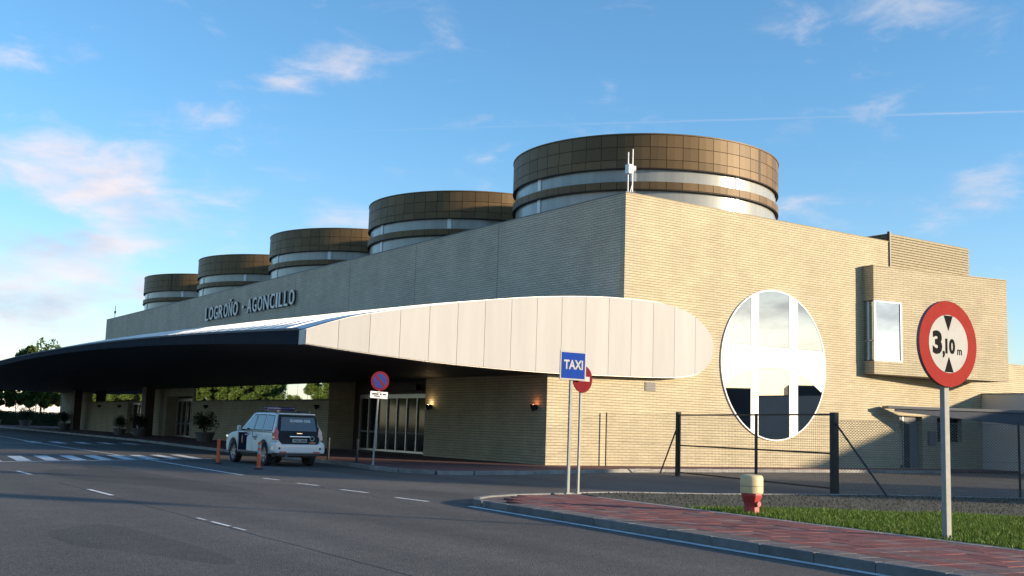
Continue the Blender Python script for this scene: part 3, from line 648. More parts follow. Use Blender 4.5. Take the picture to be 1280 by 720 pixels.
# ------------------------------------------------------------------ entrance canopy
can = thing('entrance_canopy', 'long dark canopy with a white teardrop shaped end over the terminal entrance', 'canopy', (20, 80, 0))
tp_ = spline([(15.5,4.78),(17.23,5.36),(19.16,5.80),(21.2,6.20),(24.13,6.67),(26.48,6.96),(28.99,7.16),(31.3,7.20),(32.6,7.12),(33.6,6.90),(34.4,6.50),(34.95,6.0),(35.17,5.45)])
bp_ = spline([(15.5,4.26),(17.3,4.12),(19.25,4.0),(21.3,3.9),(24.2,3.83),(26.58,3.82),(29.07,3.86),(31.72,3.92),(33.3,4.02),(34.3,4.26),(34.95,4.78),(35.17,5.45)])
def zt(x): return float(np.interp(x, [p[0] for p in tp_], [p[1] for p in tp_]))
def zbm(x): return float(np.interp(x, [p[0] for p in bp_], [p[1] for p in bp_]))
out = tp_+list(reversed(bp_))[1:]
YC = Y0-.6
MB().prism([(x, z-.004) for x, z in out], YC+.045, Y0-.002, 'y').build('end_core', EDGE, can)
seams = [15.51]+[16.74+i*1.2325 for i in range(15)]+[35.165]
for i in range(len(seams)-1):
    x0, x1 = seams[i]+(.008 if i else 0), seams[i+1]-.008 if i < len(seams)-2 else seams[i+1]
    k = 20 if x1 > 33 else 5; xs = [x0+(x1-x0)*j/k for j in range(k+1)]
    if i == len(seams)-2: xs = [x0+(x1-x0)*math.sin(math.pi/2*j/k) for j in range(k+1)]
    MB().prism([(x, zt(x)-.015) for x in xs]+[(x, zbm(x)+.015) for x in reversed(xs)], YC, YC+.04, 'y').build('end_panel', WHITEP, can)
def lift(y): return max(0, 1-((y-80)/43.8)**2)
nx, ny = 18, 40; ys = [Y0+(124-Y0)*j/ny for j in range(ny+1)]
def grid(xs, ys, fz):
    mb = MB(); n = len(xs); mb.add([(x, y, fz(x, y)) for y in ys for x in xs], [(j*n+i, j*n+i+1, (j+1)*n+i+1, (j+1)*n+i) for j in range(len(ys)-1) for i in range(n-1)]); return mb
xs = [15.5+(XU-.01-15.5)*i/nx for i in range(nx+1)]
top = lambda x, y: zt(x)+lift(y)*(.95-.95*(x-15.5)/14.86)
grid(xs, ys, top).build('canopy_roof', ROOFM, can, smooth=.5)
for y in np.arange(Y0+1.5, 123.5, 1.2):                            # standing seams
    mb = MB()
    for a, b in zip(xs[:-1:2], xs[2::2]):
        mb.add([(a,y-.02,top(a,y)),(b,y-.02,top(b,y)),(b,y-.02,top(b,y)+.05),(a,y-.02,top(a,y)+.05),(a,y+.02,top(a,y)),(b,y+.02,top(b,y)),(b,y+.02,top(b,y)+.05),(a,y+.02,top(a,y)+.05)], [(0,1,2,3),(7,6,5,4),(3,2,6,7)])
    mb.build('standing_seam', ROOFM, can)
xb = [15.5+(XF+.02-15.5)*i/12 for i in range(13)]
bot = lambda x, y: zbm(x)+1.15*lift(y)*max(0, 1-(x-15.5)/(XF-15.5))**1.15
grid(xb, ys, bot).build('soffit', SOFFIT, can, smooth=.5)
mb = MB()
for a, b in zip(ys[:-1], ys[1:]): mb.quad((15.5,a,bot(15.5,a)), (15.5,b,bot(15.5,b)), (15.5,b,top(15.5,b)), (15.5,a,top(15.5,a)))
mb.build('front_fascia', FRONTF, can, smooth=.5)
mb = MB()
for a, b in zip(ys[:-1], ys[1:]): mb.add([(15.46,a,top(15.5,a)-.02),(15.46,b,top(15.5,b)-.02),(15.46,b,top(15.5,b)+.05),(15.46,a,top(15.5,a)+.05),(15.62,b,top(15.62,b)+.05),(15.62,a,top(15.62,a)+.05)], [(0,1,2,3),(3,2,4,5)])
mb.build('gutter_edge', DALU, can)
for a in ys[4:-1:4]: MB().box(15.488, 15.4985, a-.012, a+.012, bot(15.5,a), top(15.5,a)).build('fascia_joint', JOINT, can)
MB().prism([(x, top(x,124)) for x in xs]+[(x, bot(x,124)) for x in reversed(xb)], 124.01, 124.1, 'y').build('far_end_panel', WHITEP, can)
for y in (88.6, 112.4): MB().box(25.0, 25.7, y-.55, y+.55, ZB, 4.4).build('pillar', DBROWN, can, bevel=.03)

# ------------------------------------------------------------------ wall lamps
def lamp(y, mat, label, light=None, x=XF):
    t = thing('wall_lamp', label, 'lamp', (x, y, 2.45), 'wall lamps under the canopy', local=True)
    MB().box(-.05, 0, -.06, .06, -.10, .10).build('backplate', BLACK, t)
    MB().lathe([(.05,-.17),(.16,.10),(.15,.10),(.045,-.15)], c=(-.18,0,0), n=20, cap=False).build('shade', BLACK, t, smooth=.6)
    MB().tube((-.05,0,-.06), (-.16,0,-.10), .015).build('arm', BLACK, t)
    MB().lathe([(.02,-.06),(.055,-.01),(.06,.04),(.035,.10),(.005,.115)], c=(-.18,0,0), n=14).build('bulb', mat, t, smooth=1)
    if light:
        ld = bpy.data.lights.new('lamp_light', 'POINT'); ld.energy = light[0]; ld.color = light[1]; ld.shadow_soft_size = .06
        lo = bpy.data.objects.new('lamp_light', ld); COL.objects.link(lo); lo.parent = t; lo.location = (-.18, 0, .17)
    return t
lamp(45.7, LAMPW, 'lit warm wall lamp beside the right end of the sliding doors', (3.5, (1,.70,.36)))
lamp(37.05, LAMPO, 'lit orange wall lamp near the front corner of the building', (1.2, (1,.32,.12)))
for y, l in ((58.5, 'unlit black wall lamp at the right end of the long ribbon window'), (77.5, 'unlit black wall lamp near the left end of the long ribbon window'), (100.5, 'unlit black wall lamp left of the small dark door'), (107.5, 'unlit black wall lamp farthest left under the short ribbon window')):
    lamp(y, SWHITE, l)

# ------------------------------------------------------------------ roof aerials
t = thing('roof_aerial', 'white roof aerial with two rods and small boxes above the front corner', 'aerial', (31.2, 37.3, H))
MB().tube((31.08,37.1,H-.4), (31.08,37.1,14.0), .028).build('rod', WHITE, t); MB().tube((31.38,37.15,H+.3), (31.38,37.15,14.2), .03).build('rod', WHITE, t)
MB().box(30.95,31.22,36.9,37.16,13.0,13.42).build('equipment_box', WHITE, t, bevel=.02)
MB().tube((31.15,37.1,13.25), (31.4,36.98,13.25), .15, n=18).build('dome_camera', WHITE, t, smooth=.6)
MB().tube((31.08,37.12,H-.2), (31.38,37.15,12.6), .02).build('bracket', WHITE, t)
t = thing('roof_mast', 'thin lightning mast at the far left end of the roof', 'mast', (30.7, 122, H))
MB().tube((30.7,122,H-.4), (30.7,122,13.35), .03).build('mast', DALU, t); MB().box(30.62,30.78,121.9,122.1,12.55,12.8).build('mast_box', DALU, t)

# ------------------------------------------------------------------ traffic signs
def disc(r, y0, y1, n=48): return MB().lathe([(r, y0), (r, y1)], n=n, axis='y')
def sign_base(name, label, x, y, rot, z0, ztop, pr=.04, lean=(0,0), mat=GALV):
    t = thing(name, label, 'sign', (x, y, z0), local=True); t.rotation_euler = (lean[0], lean[1], R(rot))
    MB().box(-pr, pr, -pr*.8, pr*.8, 0, ztop-z0).build('post', mat, t, bevel=.008); MB().box(-pr*2, pr*2, -pr*1.6, pr*1.6, 0, .03).build('post_foot', mat, t); return t
def wtxt(parent, txt, w, h, x, z, y, mat, bold=.03, name='lettering'):
    return place(name, fit_text(txt, w, h, mat, .002, bold), parent, (x, y, z), (R(90), 0, 0))
# height limit
t = sign_base('height_limit_sign', 'round red and white 3,10 m height limit sign on a tall grey post', 14.92, 10.24, -4, .11, 3.55, .055)
zc = 3.04-.11; F = -.09
b = disc(.655, F+.0, F+.035, 64).xf(Matrix.Translation((0,0,zc))).build('disc', RED, t, smooth=.6)
MB().lathe([(.66,F+.002),(.66,F+.05),(.64,F+.05)], n=64, axis='y', cap=False).xf(Matrix.Translation((0,0,zc))).build('rim', SBACK, t, smooth=.6)
disc(.445, F-.004, F-.0005, 64).xf(Matrix.Translation((0,0,zc))).build('face', SWHITE, b, smooth=.6)
for sgn in (1, -1): MB().prism([(-.10,zc+sgn*.432),(.10,zc+sgn*.432),(0,zc+sgn*.20)], F-.008, F-.0045, 'y').build('arrow', SBLACK, b)
wtxt(b, '3', .21, .36, -.255, zc+.01, F-.006, SBLACK, .05); wtxt(b, ',', .05, .11, -.115, zc-.165, F-.006, SBLACK, .05)
wtxt(b, '10', .22, .235, .035, zc-.035, F-.006, SBLACK, .04); wtxt(b, 'm', .105, .085, .25, zc-.115, F-.006, SBLACK, .01)
MB().box(-.09,.09,-.06,-.034,zc-.3,zc-.25).build('clamp', GALV, t); MB().box(-.09,.09,-.06,-.034,zc+.25,zc+.3).build('clamp', GALV, t)
# taxi
t = sign_base('taxi_sign', 'square blue TAXI sign with white border on a pale post', 15.30, 20.18, -4, .12, 3.2, .035, lean=(0, R(.4)))
b = MB().box(-.36,.36,-.075,-.05,2.57,3.24).build('panel', SWHITE, t, bevel=.02)
MB().box(-.32,.32,-.081,-.0755,2.61,3.20).build('face', SBLUE, b); wtxt(b, 'TAXI', .52, .215, 0, 2.925, -.084, SWHITE, .03)
# no entry
t = sign_base('no_entry_sign', 'dark red round no entry sign standing just behind the blue sign', 15.68, 20.30, 8, .12, 2.95, .03, lean=(0, R(.5)))
b = disc(.315, -.06, -.035, 40).xf(Matrix.Translation((0,0,2.62))).build('disc', DRED, t, smooth=.6)
MB().box(-.22,.22,-.066,-.0605,2.57,2.68).build('white_bar', SWHITE, b)
# no parking
t = sign_base('no_parking_sign', 'round blue and red no parking sign with a white plate by the parked car', 18.07, 35.24, -6, .128, 3.3, .03, lean=(0, R(2.2)))
b = disc(.345, -.055, -.035, 40).xf(Matrix.Translation((0,0,2.96))).build('disc', DRED, t, smooth=.6)
disc(.265, -.060, -.0555, 40).xf(Matrix.Translation((0,0,2.96))).build('face', SDBLUE, b, smooth=.6)
MB().box(-.27,.27,-.064,-.0605,-.035,.035).xf(Matrix.Translation((0,0,2.96)) @ Matrix.Rotation(R(45), 4, 'Y')).build('slash', DRED, b)
p = MB().box(-.33,.33,-.055,-.035,2.34,2.58).build('plate', WHITE, t)
for k, (x0, x1, z0, z1) in enumerate(((-.08,.10,2.535,2.555),(-.26,-.02,2.465,2.515),(.03,.10,2.465,2.515),(.14,.27,2.465,2.515),(-.18,.04,2.40,2.435))):
    MB().box(x0,x1,-.059,-.0555,z0,z1).build('print_line', DRED if k == 0 else SBLACK, p)

# ------------------------------------------------------------------ hydrant and bollards
t = thing('fire_hydrant', 'red fire hydrant with a cream domed cap at the edge of the lawn', 'hydrant', (15.5, 14.75, .10), local=True)
MB().lathe([(.205,.395),(.212,.42),(.212,.66),(.205,.70),(.18,.725),(.10,.735),(.001,.737)], n=32).build('cap', CREAM, t, smooth=.5)
n = 8; prof = [(.155,0),(.15,.12),(.15,.2),(.175,.28),(.205,.34),(.205,.394)]
MB().lathe(prof, n=n).xf(Matrix.Rotation(R(20),4,'Z')).build('body', HRED, t, bevel=.012)
MB().tube((0,-.13,.2), (0,-.19,.2), .05, n=8).build('outlet', HRED, t); MB().tube((.13,0,.2), (.19,0,.2), .05, n=8).build('outlet', HRED, t)
MB().lathe([(.214,.52),(.2155,.525),(.214,.53)], n=32, cap=False).build('cap_seam', CONCD, t)
for x, y, l in ((13.34, 33.94, 'orange flexible bollard with two white bands behind the parked car'), (13.43, 38.0, 'plain orange flexible bollard at the front of the parked car')):
    t = thing('flexible_bollard', l, 'bollard', (x, y, 0), 'orange bollards around the car', local=True)
    MB().lathe([(.15,0),(.15,.03),(.07,.06)], n=20).build('foot', DKPLASTIC, t); MB().lathe([(.06,.05),(.055,.84),(.045,.87),(.01,.88)], n=16).build('tube', ORANGE, t, smooth=.7)
    if y < 36:
        for z in (.50, .68): MB().lathe([(.0605,z),(.060,z+.11)], n=16, cap=False).build('white_band', SWHITE, t, smooth=.7)
for x, y, l in ((18.55, 40.0, 'dark metal bollard right behind the parked car on the kerb'), (18.75, 37.9, 'dark metal bollard left of the no parking sign')):
    t = thing('metal_bollard', l, 'bollard', (x, y, .128), 'dark bollards on the kerb', local=True)
    MB().lathe([(.05,0),(.05,.78)], n=14).build('post', DKPLASTIC, t, smooth=.7); MB().lathe([(.062,.78),(.062,.84),(.03,.87),(.005,.875)], n=14).build('cap', DKPLASTIC, t, smooth=.7)

# ------------------------------------------------------------------ gate and fences
G1, G0 = Vector((25.54,21.12,0)), Vector((28.34,30.67,0)); gd = (G1-G0); GL = gd.length; gd.normalize()
gate = thing('yard_gate', 'wide black steel yard gate with wire mesh in front of the circular window', 'gate', tuple((G0+G1)/2))
def bar(a, b, w=.04, n=4): return MB().tube(a, b, w*.7, n=n)
def gp(s, z): p = G0+gd*s; return (p.x, p.y, z)
MB().box(G0.x-.07,G0.x+.07,G0.y-.07,G0.y+.07,0,2.36).build('gate_post', BLACK, gate); MB().box(G1.x-.09,G1.x+.09,G1.y-.09,G1.y+.09,0,2.30).build('gate_post', BLACK, gate)
for z in (2.24, 1.13, .14): bar(gp(.1,z), gp(GL-.1,z), .05).build('rail', BLACK, gate)
for s in (.12, GL*.565, GL-.12): bar(gp(s,.1), gp(s,2.28), .07 if .2 < s < GL-.2 else .05).build('stile', BLACK, gate)
mb = MB()
for k in range(int(GL/.10)):
    s = .1+k*.10; mb.add(*(lambda q: (q.v, q.f))(MB().tube(gp(s,.14), gp(s,2.24), .0035, n=3, caps=False)))
for k in range(10): z = .3+k*.2; q = MB().tube(gp(.1,z), gp(GL-.1,z), .0035, n=3, caps=False); mb.add(q.v, q.f)
tag(mb.build('wire_mesh', WIRE, gate), kind='stuff')
MB().tube(gp(.0,1.9), (29.2,32.6,.0), .03).build('strut', BLACK, gate); MB().tube(gp(GL,2.05), (G1.x-.85,G1.y-2.5,.0), .028).build('strut', BLACK, gate)
def chain_fence(name, label, pts, h, first_post=True, rad=.004):
    t = thing(name, label, 'fence', (*pts[0], 0)); mb = MB()
    for i, (a, b) in enumerate(zip(pts[:-1], pts[1:])):
        a = Vector((*a, 0)); b = Vector((*b, 0)); Ln = (b-a).length; d = (b-a)/Ln
        for z in (.1, h/2, h-.02): MB().tube(tuple(a+Vector((0,0,z))), tuple(b+Vector((0,0,z))), .006, n=4).build('tension_wire', WIRE, t)
        st = .085; nn_ = int((Ln+h)/st)
        for k in range(nn_):
            s0 = k*st-h; za, zb = 0.08, h-.02
            for sg_ in (1, -1):
                p0, p1 = (s0, za), (s0+h, zb)
                if sg_ < 0: p0, p1 = (s0+h, za), (s0, zb)
                # clip to the panel
                def clip(p, q):
                    (x0, z0), (x1, z1) = p, q
                    if x0 > x1: (x0, z0), (x1, z1) = (x1, z1), (x0, z0)
                    if x1 <= 0 or x0 >= Ln: return None
                    if x0 < 0: z0 += (z1-z0)*(0-x0)/(x1-x0); x0 = 0
                    if x1 > Ln: z1 = z0+(z1-z0)*(Ln-x0)/(x1-x0); x1 = Ln
                    return (x0, z0), (x1, z1)
                cq = clip(p0, p1)
                if cq:
                    q = MB().tube(tuple(a+d*cq[0][0]+Vector((0,0,cq[0][1]))), tuple(a+d*cq[1][0]+Vector((0,0,cq[1][1]))), rad, n=3, caps=False); mb.add(q.v, q.f)
        if i or first_post: MB().tube((a.x,a.y,0), (a.x,a.y,h+.05), .03, n=10).build('fence_post', BLACK, t, smooth=.7)
    MB().tube((*pts[-1],0), (*pts[-1],h+.05), .03, n=10).build('fence_post', BLACK, t, smooth=.7)
    tag(mb.build('chain_link', WIRE, t), kind='stuff')
chain_fence('chain_link_fence', 'chain link fence right of the gate behind the lawn', [(25.62,21.0),(28.6,17.35),(31.8,15.2),(35.0,13.1)], 2.1, False, .0055)
chain_fence('chain_link_fence', 'chain link fence between the gate and the front of the cream wall', [(28.3,30.8),(29.35,36.15)], 2.3, False, .0015)

# ------------------------------------------------------------------ long awning over the side door
t = thing('side_awning', 'low grey awning over the dark side door at the right end of the terminal', 'awning', (52, 35, 0))
a0 = Vector((47.2, 35.6, 0)); ad = (Vector((55.0, 31.4, 0))-a0).normalized(); an = Vector((-ad.y, ad.x, 0))
def aw(u, d, z): p = a0+ad*u+an*d; return (p.x, p.y, z)
def awbox(name, u0, u1, d0, d1, z0a, z0b, z1, mat):
    MB().add([aw(u0,d0,z0a),aw(u1,d0,z0b),aw(u1,d1,z0b),aw(u0,d1,z0a),aw(u0,d0,z1),aw(u1,d0,z1),aw(u1,d1,z1),aw(u0,d1,z1)], [(3,2,1,0),(4,5,6,7),(0,1,5,4),(1,2,6,5),(2,3,7,6),(3,0,4,7)]).build(name, mat, t)
awbox('roof', 0, 18, 0, .75, 3.16, 3.16, 3.29, DALU); awbox('valance', .4, 17.8, .08, .18, 3.02, 1.72, 3.155, CPORT)
for k in range(6): awbox('bracket', 1.5+k*3, 1.58+k*3, .2, .7, 2.98, 2.98, 3.155, CPORT)
for u in (12.5, 17.5):
    p = aw(u, .45, 0); MB().tube(p, (p[0], p[1], 3.15), .05, n=10).build('post', CPORT, t, smooth=.7)

# ------------------------------------------------------------------ parked patrol car (modelled around its own centre, nose to +Y)
car = thing('patrol_car', 'white and dark green off-road patrol car parked at the kerb by the terminal', 'car', (15.57, 38.42, 0), rotz=R(1.0), local=True); car.scale = (1, 1, 1.05)
HW = .925
def archpts(yc, r, n=10): return [(yc-r*math.cos(math.pi*i/n), .42+r*math.sin(math.pi*i/n)*.98) for i in range(n+1)]
low = [(-2.30,.46),(-1.95,.40)]+archpts(-1.42,.45)+archpts(1.43,.45)+[(2.05,.36),(2.30,.42),(2.37,.60),(2.34,.82),(2.22,.96),(1.75,1.06),(.98,1.14),(-2.18,1.14),(-2.28,1.02),(-2.33,.78)]
body = MB().prism(low, -HW, HW, 'x')
body.v = [(x*(1.0 if z < .95 else 1-.10*(z-.95)/.2)*(1-.10*max(0, abs(y)-1.75)**1.3/.6), y, z) for x, y, z in body.v]
body = body.build('body', CARW, car, bevel=.05, seg=3)
MB().box(-.80,.80,-2.1,2.1,.30,.75).build('underbody', DKPLASTIC, car)
# cabin
bw, tw = .885, .70
c0 = [(-2.20,1.10),(-2.02,1.71),(-1.6,1.765),(-.1,1.765),(.12,1.73),(.95,1.12)]
def cx_(z): return bw+(tw-bw)*(z-1.10)/(1.765-1.10)
cab = MB(); n = len(c0)
cab.add([(-cx_(z),y,z) for y, z in c0]+[(cx_(z),y,z) for y, z in c0], [tuple(range(n)), tuple(range(2*n-1,n-1,-1))]+[(i,(i+1) % n,(i+1) % n+n,i+n) for i in range(n)])
cab = cab.build('cabin', CARW, car, bevel=.045, seg=3)
def side_win(s, pts, mat):
    mb = MB(); o = .006
    mb.add([(s*(cx_(z)+o), y, z) for y, z in pts]+[(s*(cx_(z)-.03), y, z) for y, z in pts], [tuple(range(len(pts)))]+[(i,(i+1) % len(pts),(i+1) % len(pts)+len(pts),i+len(pts)) for i in range(len(pts))])
    w_ = mb.build('side_window', mat, cab); cy_, cz_ = sum(p[0] for p in pts)/len(pts), sum(p[1] for p in pts)/len(pts); k_ = len(pts)
    big = [(cy_+(y-cy_)*1.0+(.035 if y > cy_ else -.035), cz_+(z-cz_)+(.03 if z > cz_ else -.03)) for y, z in pts]
    MB().add([(s*(cx_(z)+.003), y, z) for y, z in big]+[(s*(cx_(z)-.03), y, z) for y, z in big], [tuple(range(k_))]+[(i,(i+1) % k_,(i+1) % k_+k_,i+k_) for i in range(k_)]).build('gasket', DKPLASTIC, w_)
for s in (-1, 1):
    side_win(s, [(-1.98,1.18),(-1.86,1.64),(-1.24,1.67),(-1.24,1.18)], CGLASSL)
    side_win(s, [(-1.10,1.18),(-1.10,1.67),(-.42,1.67),(-.42,1.18)], CGLASSL)
    side_win(s, [(-.32,1.18),(-.32,1.67),(.02,1.66),(.62,1.26),(.64,1.18)], CGLASSL)
    MB().add([(s*(cx_(1.2)+.004), y, 1.155) for y in (-1.98,.72)]+[(s*(cx_(1.2)+.012), y, 1.178) for y in (.72,-1.98)], [(0,1,2,3)]).build('belt_trim', DKPLASTIC, cab)
    r = MB().tube((s*.62,-1.7,1.82), (s*.62,.0,1.82), .022, n=8)
    for y in (-1.65,-.8,-.05): q = MB().tube((s*.62,y,1.75), (s*.62,y,1.82), .02, n=6); r.add(q.v, q.f)
    r.build('roof_rail', DKPLASTIC, cab, smooth=.8)
    mir = MB().box(s*.93-.07+s*.12, s*.93+.07+s*.12, .55, .66, 1.10, 1.30).build('mirror', CARW, car, bevel=.03)
    MB().box(min(s*.86,s*.98), max(s*.86,s*.98), .58, .63, 1.12, 1.18).build('mirror_arm', DKPLASTIC, mir)
    for y in (-.70, .18): MB().box(min(s*.925,s*.955), max(s*.925,s*.955), y-.10, y+.10, .98, 1.01).build('door_handle', CARW, car, bevel=.008)
    for yc in (-1.42, 1.43):                                        # dark arch lip
        a = archpts(yc,.455,14); mb = MB(); m_ = len(a)
        mb.add([(s*.90,y,z) for y, z in a]+[(s*.932,y,z) for y, z in a]+[(s*.932,yc+(y-yc)*1.10,.42+(z-.42)*1.10) for y, z in a], [(i,i+1,m_+i+1,m_+i) for i in range(m_-1)]+[(m_+i,m_+i+1,2*m_+i+1,2*m_+i) for i in range(m_-1)])
        mb.build('arch_lip', CARW, car, smooth=.6)
    MB().box(min(s*.86,s*.97), max(s*.86,s*.97), -.92, .92, .36, .42).build('side_step', DKPLASTIC, car, bevel=.02)
    # livery
    if True:
        dp_ = MB().box(min(s*.926,s*.9285), max(s*.926,s*.9285), .14, .93, .46, 1.07).build('door_livery', LIVERY, car)
        c = MB().lathe([(.10,0),(.10,.002)], n=16, axis='x').xf(Matrix.Translation((s*.929 if s > 0 else -.9315,.56,.84)) @ Matrix.Diagonal((1,.75,1.5,1))).build('crest', CREST, dp_)
        for z, txt in ((.93,'GUARDIA'), (.86,'CIVIL')):
            place('lettering', fit_text(txt, .38 if txt[0] == 'G' else .26, .055, CARD, .001, .02), car, (s*.9275, -.62, z), (R(90), 0, R(90*s)))
MB().box(-.010+HW-.002,HW+.004,-.38,-.37,.46,1.1).box(-HW-.003,-HW+.01,-.38,-.37,.46,1.1).build('door_gap', DKPLASTIC, car)
MB().box(-HW-.003,-HW+.01,.985,.995,.5,1.08).box(HW-.01,HW+.003,.985,.995,.5,1.08).build('door_gap', DKPLASTIC, car)
# tailgate: dark upper part and glass, chrome bar, plate
tg = MB()
prof = [(-.64,.70),(.64,.70),(.76,.86),(.79,1.12),(.695,1.69),(-.695,1.69),(-.79,1.12),(-.76,.86)]
def rear_y(z): return -2.335 if z < .80 else (-2.335+(z-.80)/.34*.12 if z < 1.14 else -2.215+(z-1.14)/.57*.175)
tg.add([(x, rear_y(z)-.03, z) for x, z in prof]+[(x*.98, rear_y(z)+.04, z) for x, z in prof], [tuple(range(8))]+[(i,(i+1) % 8,(i+1) % 8+8,i+8) for i in range(8)])
tg = tg.build('tailgate', CARD, car)
gl = [(-.68,1.17),(.68,1.17),(.615,1.62),(-.615,1.62)]
MB().add([(x, rear_y(z)-.048, z) for x, z in gl]+[(x, rear_y(z)-.02, z) for x, z in gl], [(0,1,2,3)]+[(i,(i+1) % 4,(i+1) % 4+4,i+4) for i in range(4)]).build('rear_window', CGLASS, tg)
sl_ = math.atan2(.175, .57)
place('lettering', fit_text('GUARDIA CIVIL', .78, .095, WHITE, .001, .02), tg, (.08, rear_y(1.50)-.055, 1.50), (R(90)-sl_, 0, 0))
MB().tube((-.38,-2.37,.985), (.38,-2.37,.985), .028, n=10).build('chrome_bar', CHROME, tg, smooth=.8)
MB().box(-.10,.10,-2.33,-2.30,1.08,1.105).build('badge', CHROME, tg)
pl = MB().box(-.27,.27,-2.385,-2.36,.80,.915).build('number_plate', SWHITE, tg); place('lettering', fit_text('PGC 6422', .45, .07, SBLACK, .001, .02), pl, (.02,-2.387,.858), (R(90),0,0))
MB().lathe([(.085,-2.375),(.085,-2.36)], n=20, axis='y').xf(Matrix.Translation((.47,0,.93))).build('crest', SWHITE, tg)
MB().lathe([(.06,-2.378),(.06,-2.3755)], n=20, axis='y').xf(Matrix.Translation((.47,0,.93))).build('crest_centre', CARD, tg)
MB().box(.36,.60,-2.378,-2.36,.76,.82).build('badge_strip', CREST, tg)
MB().prism([(-.94,.44),(.94,.44),(.95,.55),(.93,.76),(.78,.86),(.68,.74),(-.68,.74),(-.78,.86),(-.93,.76),(-.95,.55)], -2.43, -2.05, 'y').build('rear_bumper', CARW, car, bevel=.045, seg=3)
for s in (-1, 1):
    MB().tube((s*.76,-2.437,.60), (s*.76,-2.42,.60), .04, n=14).build('fog_socket', BLACK, car)
    lampm = MB().prism([(s*.735,.86),(s*.90,.88),(s*.895,1.14),(s*.80,1.32),(s*.735,1.14)], -2.33, -2.08, 'y')
    lampm.v = [(x, y+max(0,(z-.9))*.30, z) for x, y, z in lampm.v]
    lampm.build('tail_lamp', TRED if s < 0 else TSUNLIT, car, bevel=.02)
    MB().box(min(s*.5,s*.75), max(s*.5,s*.75), -2.44, -2.425, .46, .50).build('reflector', TRED, car)
MB().box(-.80,.80,-2.40,-2.1,.36,.44).build('lower_valance', DKPLASTIC, car)
# roof light bar, spoiler, windscreen, front lamps
lb = MB().box(-.55,.55,-.62,-.38,1.86,1.96).build('light_bar', BLUEL, car, bevel=.03)
MB().box(-.62,.62,-.60,-.40,1.80,1.86).build('bar_mount', DKPLASTIC, lb)
MB().tube((.0,-1.9,1.75), (.0,-2.0,2.05), .006, n=5).build('aerial', BLACK, car)
MB().box(-.66,.66,-2.12,-1.9,1.70,1.75).build('spoiler', CARW, car, bevel=.02)
MB().add([(-.78,.90,1.17),(.78,.90,1.17),(.66,.20,1.69),(-.66,.20,1.69)], [(0,1,2,3)]).xf(Matrix.Translation((0,.02,.02))).build('windscreen', CGLASS, car)
for s in (-1, 1): MB().box(min(s*.62,s*.88), max(s*.62,s*.88), 2.14, 2.33, .78, .96).build('headlight', CHROME, car, bevel=.03)
wm = MB().lathe([(.25,-.11),(.36,-.115),(.375,-.09),(.375,.09),(.36,.115),(.25,.11)], n=32, axis='x', cap=False).mesh('tyre', TYRE, smooth=.5)
rm = MB().lathe([(.02,.07),(.06,.085),(.07,.05),(.22,.06),(.25,.105),(.255,-.10)], n=24, axis='x', cap=False)
for k in range(6):
    a = 2*math.pi*k/6; q = MB().box(.05,.085,-.03,.03,.05,.24).xf(Matrix.Rotation(a,4,'X')); rm.add(q.v, q.f)
rmm = rm.mesh('rim', RIM, smooth=.4)
for s in (-1, 1):
    for y in (-1.42, 1.43):
        wl = place('wheel', wm, car, (s*.80, y, .375), (0, 0, 0 if s > 0 else math.pi)); place('rim', rmm, wl)
MB().tube((-.5,-2.25,.36), (-.5,-2.48,.35), .03, n=10).build('exhaust', DALU, car)

# ------------------------------------------------------------------ vegetation
def leaf_cloud(n, centres, radii, size, seed, squash=.8):
    g = np.random.default_rng(seed); k = g.integers(0, len(centres), n); C = np.array(centres)[k]; rr = np.array(radii)[k]
    d = g.normal(size=(n,3)); d /= np.linalg.norm(d, axis=1)[:,None]; r = rr*g.random(n)**.45; P = C+d*(r[:,None])*np.array([1,1,squash])
    a = g.normal(size=(n,3)); a /= np.linalg.norm(a, axis=1)[:,None]; b = np.cross(a, g.normal(size=(n,3))); b /= np.linalg.norm(b, axis=1)[:,None]
    s = size*g.uniform(.6, 1.3, n)[:,None]; V = np.stack([P-a*s, P+b*s*.5, P+a*s, P-b*s*.5], 1).reshape(-1,3)
    return V, [(4*i,4*i+1,4*i+2,4*i+3) for i in range(n)]
def leaf_mesh(name, V, F, mat):
    me = bpy.data.meshes.new(name); me.from_pydata(V.tolist(), [], F); me.materials.append(mat); me.update(); return me
def tree_meshes(seed, h, trunk_h, spread, nl, leaf, mat, lr=.14):
    g = random.Random(seed); mb = MB(); cs = []; rs = []
    p = Vector((0,0,0)); r = lr; pts = [p]
    for i in range(5):
        q = p+Vector((g.uniform(-.12,.12), g.uniform(-.12,.12), h*.62/5)); mb.tube(p, q, r, r*.82, n=8, caps=False); p = q; r *= .82; pts.append(p)
    cs.append(tuple(p+Vector((0,0,h*.18)))); rs.append(h*.17)
    for i in range(15):
        z = trunk_h+(h*.66-trunk_h)*((i+.5)/15); a = i*2.4+g.uniform(-.4,.4); ln = spread*g.uniform(.55,1.0)*(1.05-.35*abs((z-h*.5)/h))
        b0 = Vector((0,0,z)); b1 = b0+Vector((math.cos(a)*ln*.55, math.sin(a)*ln*.55, ln*.28)); b2 = b0+Vector((math.cos(a)*ln, math.sin(a)*ln, ln*g.uniform(.35,.65)))
        mb.tube(b0, b1, lr*.42, lr*.28, n=5, caps=False); mb.tube(b1, b2, lr*.28, .02, n=5, caps=False)
        cs += [tuple(b2), tuple((b1+b2)/2+Vector((g.uniform(-.4,.4), g.uniform(-.4,.4), .4))), tuple(b2+Vector((g.uniform(-.6,.6), g.uniform(-.6,.6), g.uniform(.2,1.0))))]; rs += [spread*g.uniform(.22,.36), spread*.26, spread*g.uniform(.16,.28)]
    V, F = leaf_cloud(nl, cs, rs, leaf, seed); return mb.mesh('trunk', BARK, smooth=.8), leaf_mesh('crown', V, F, mat)
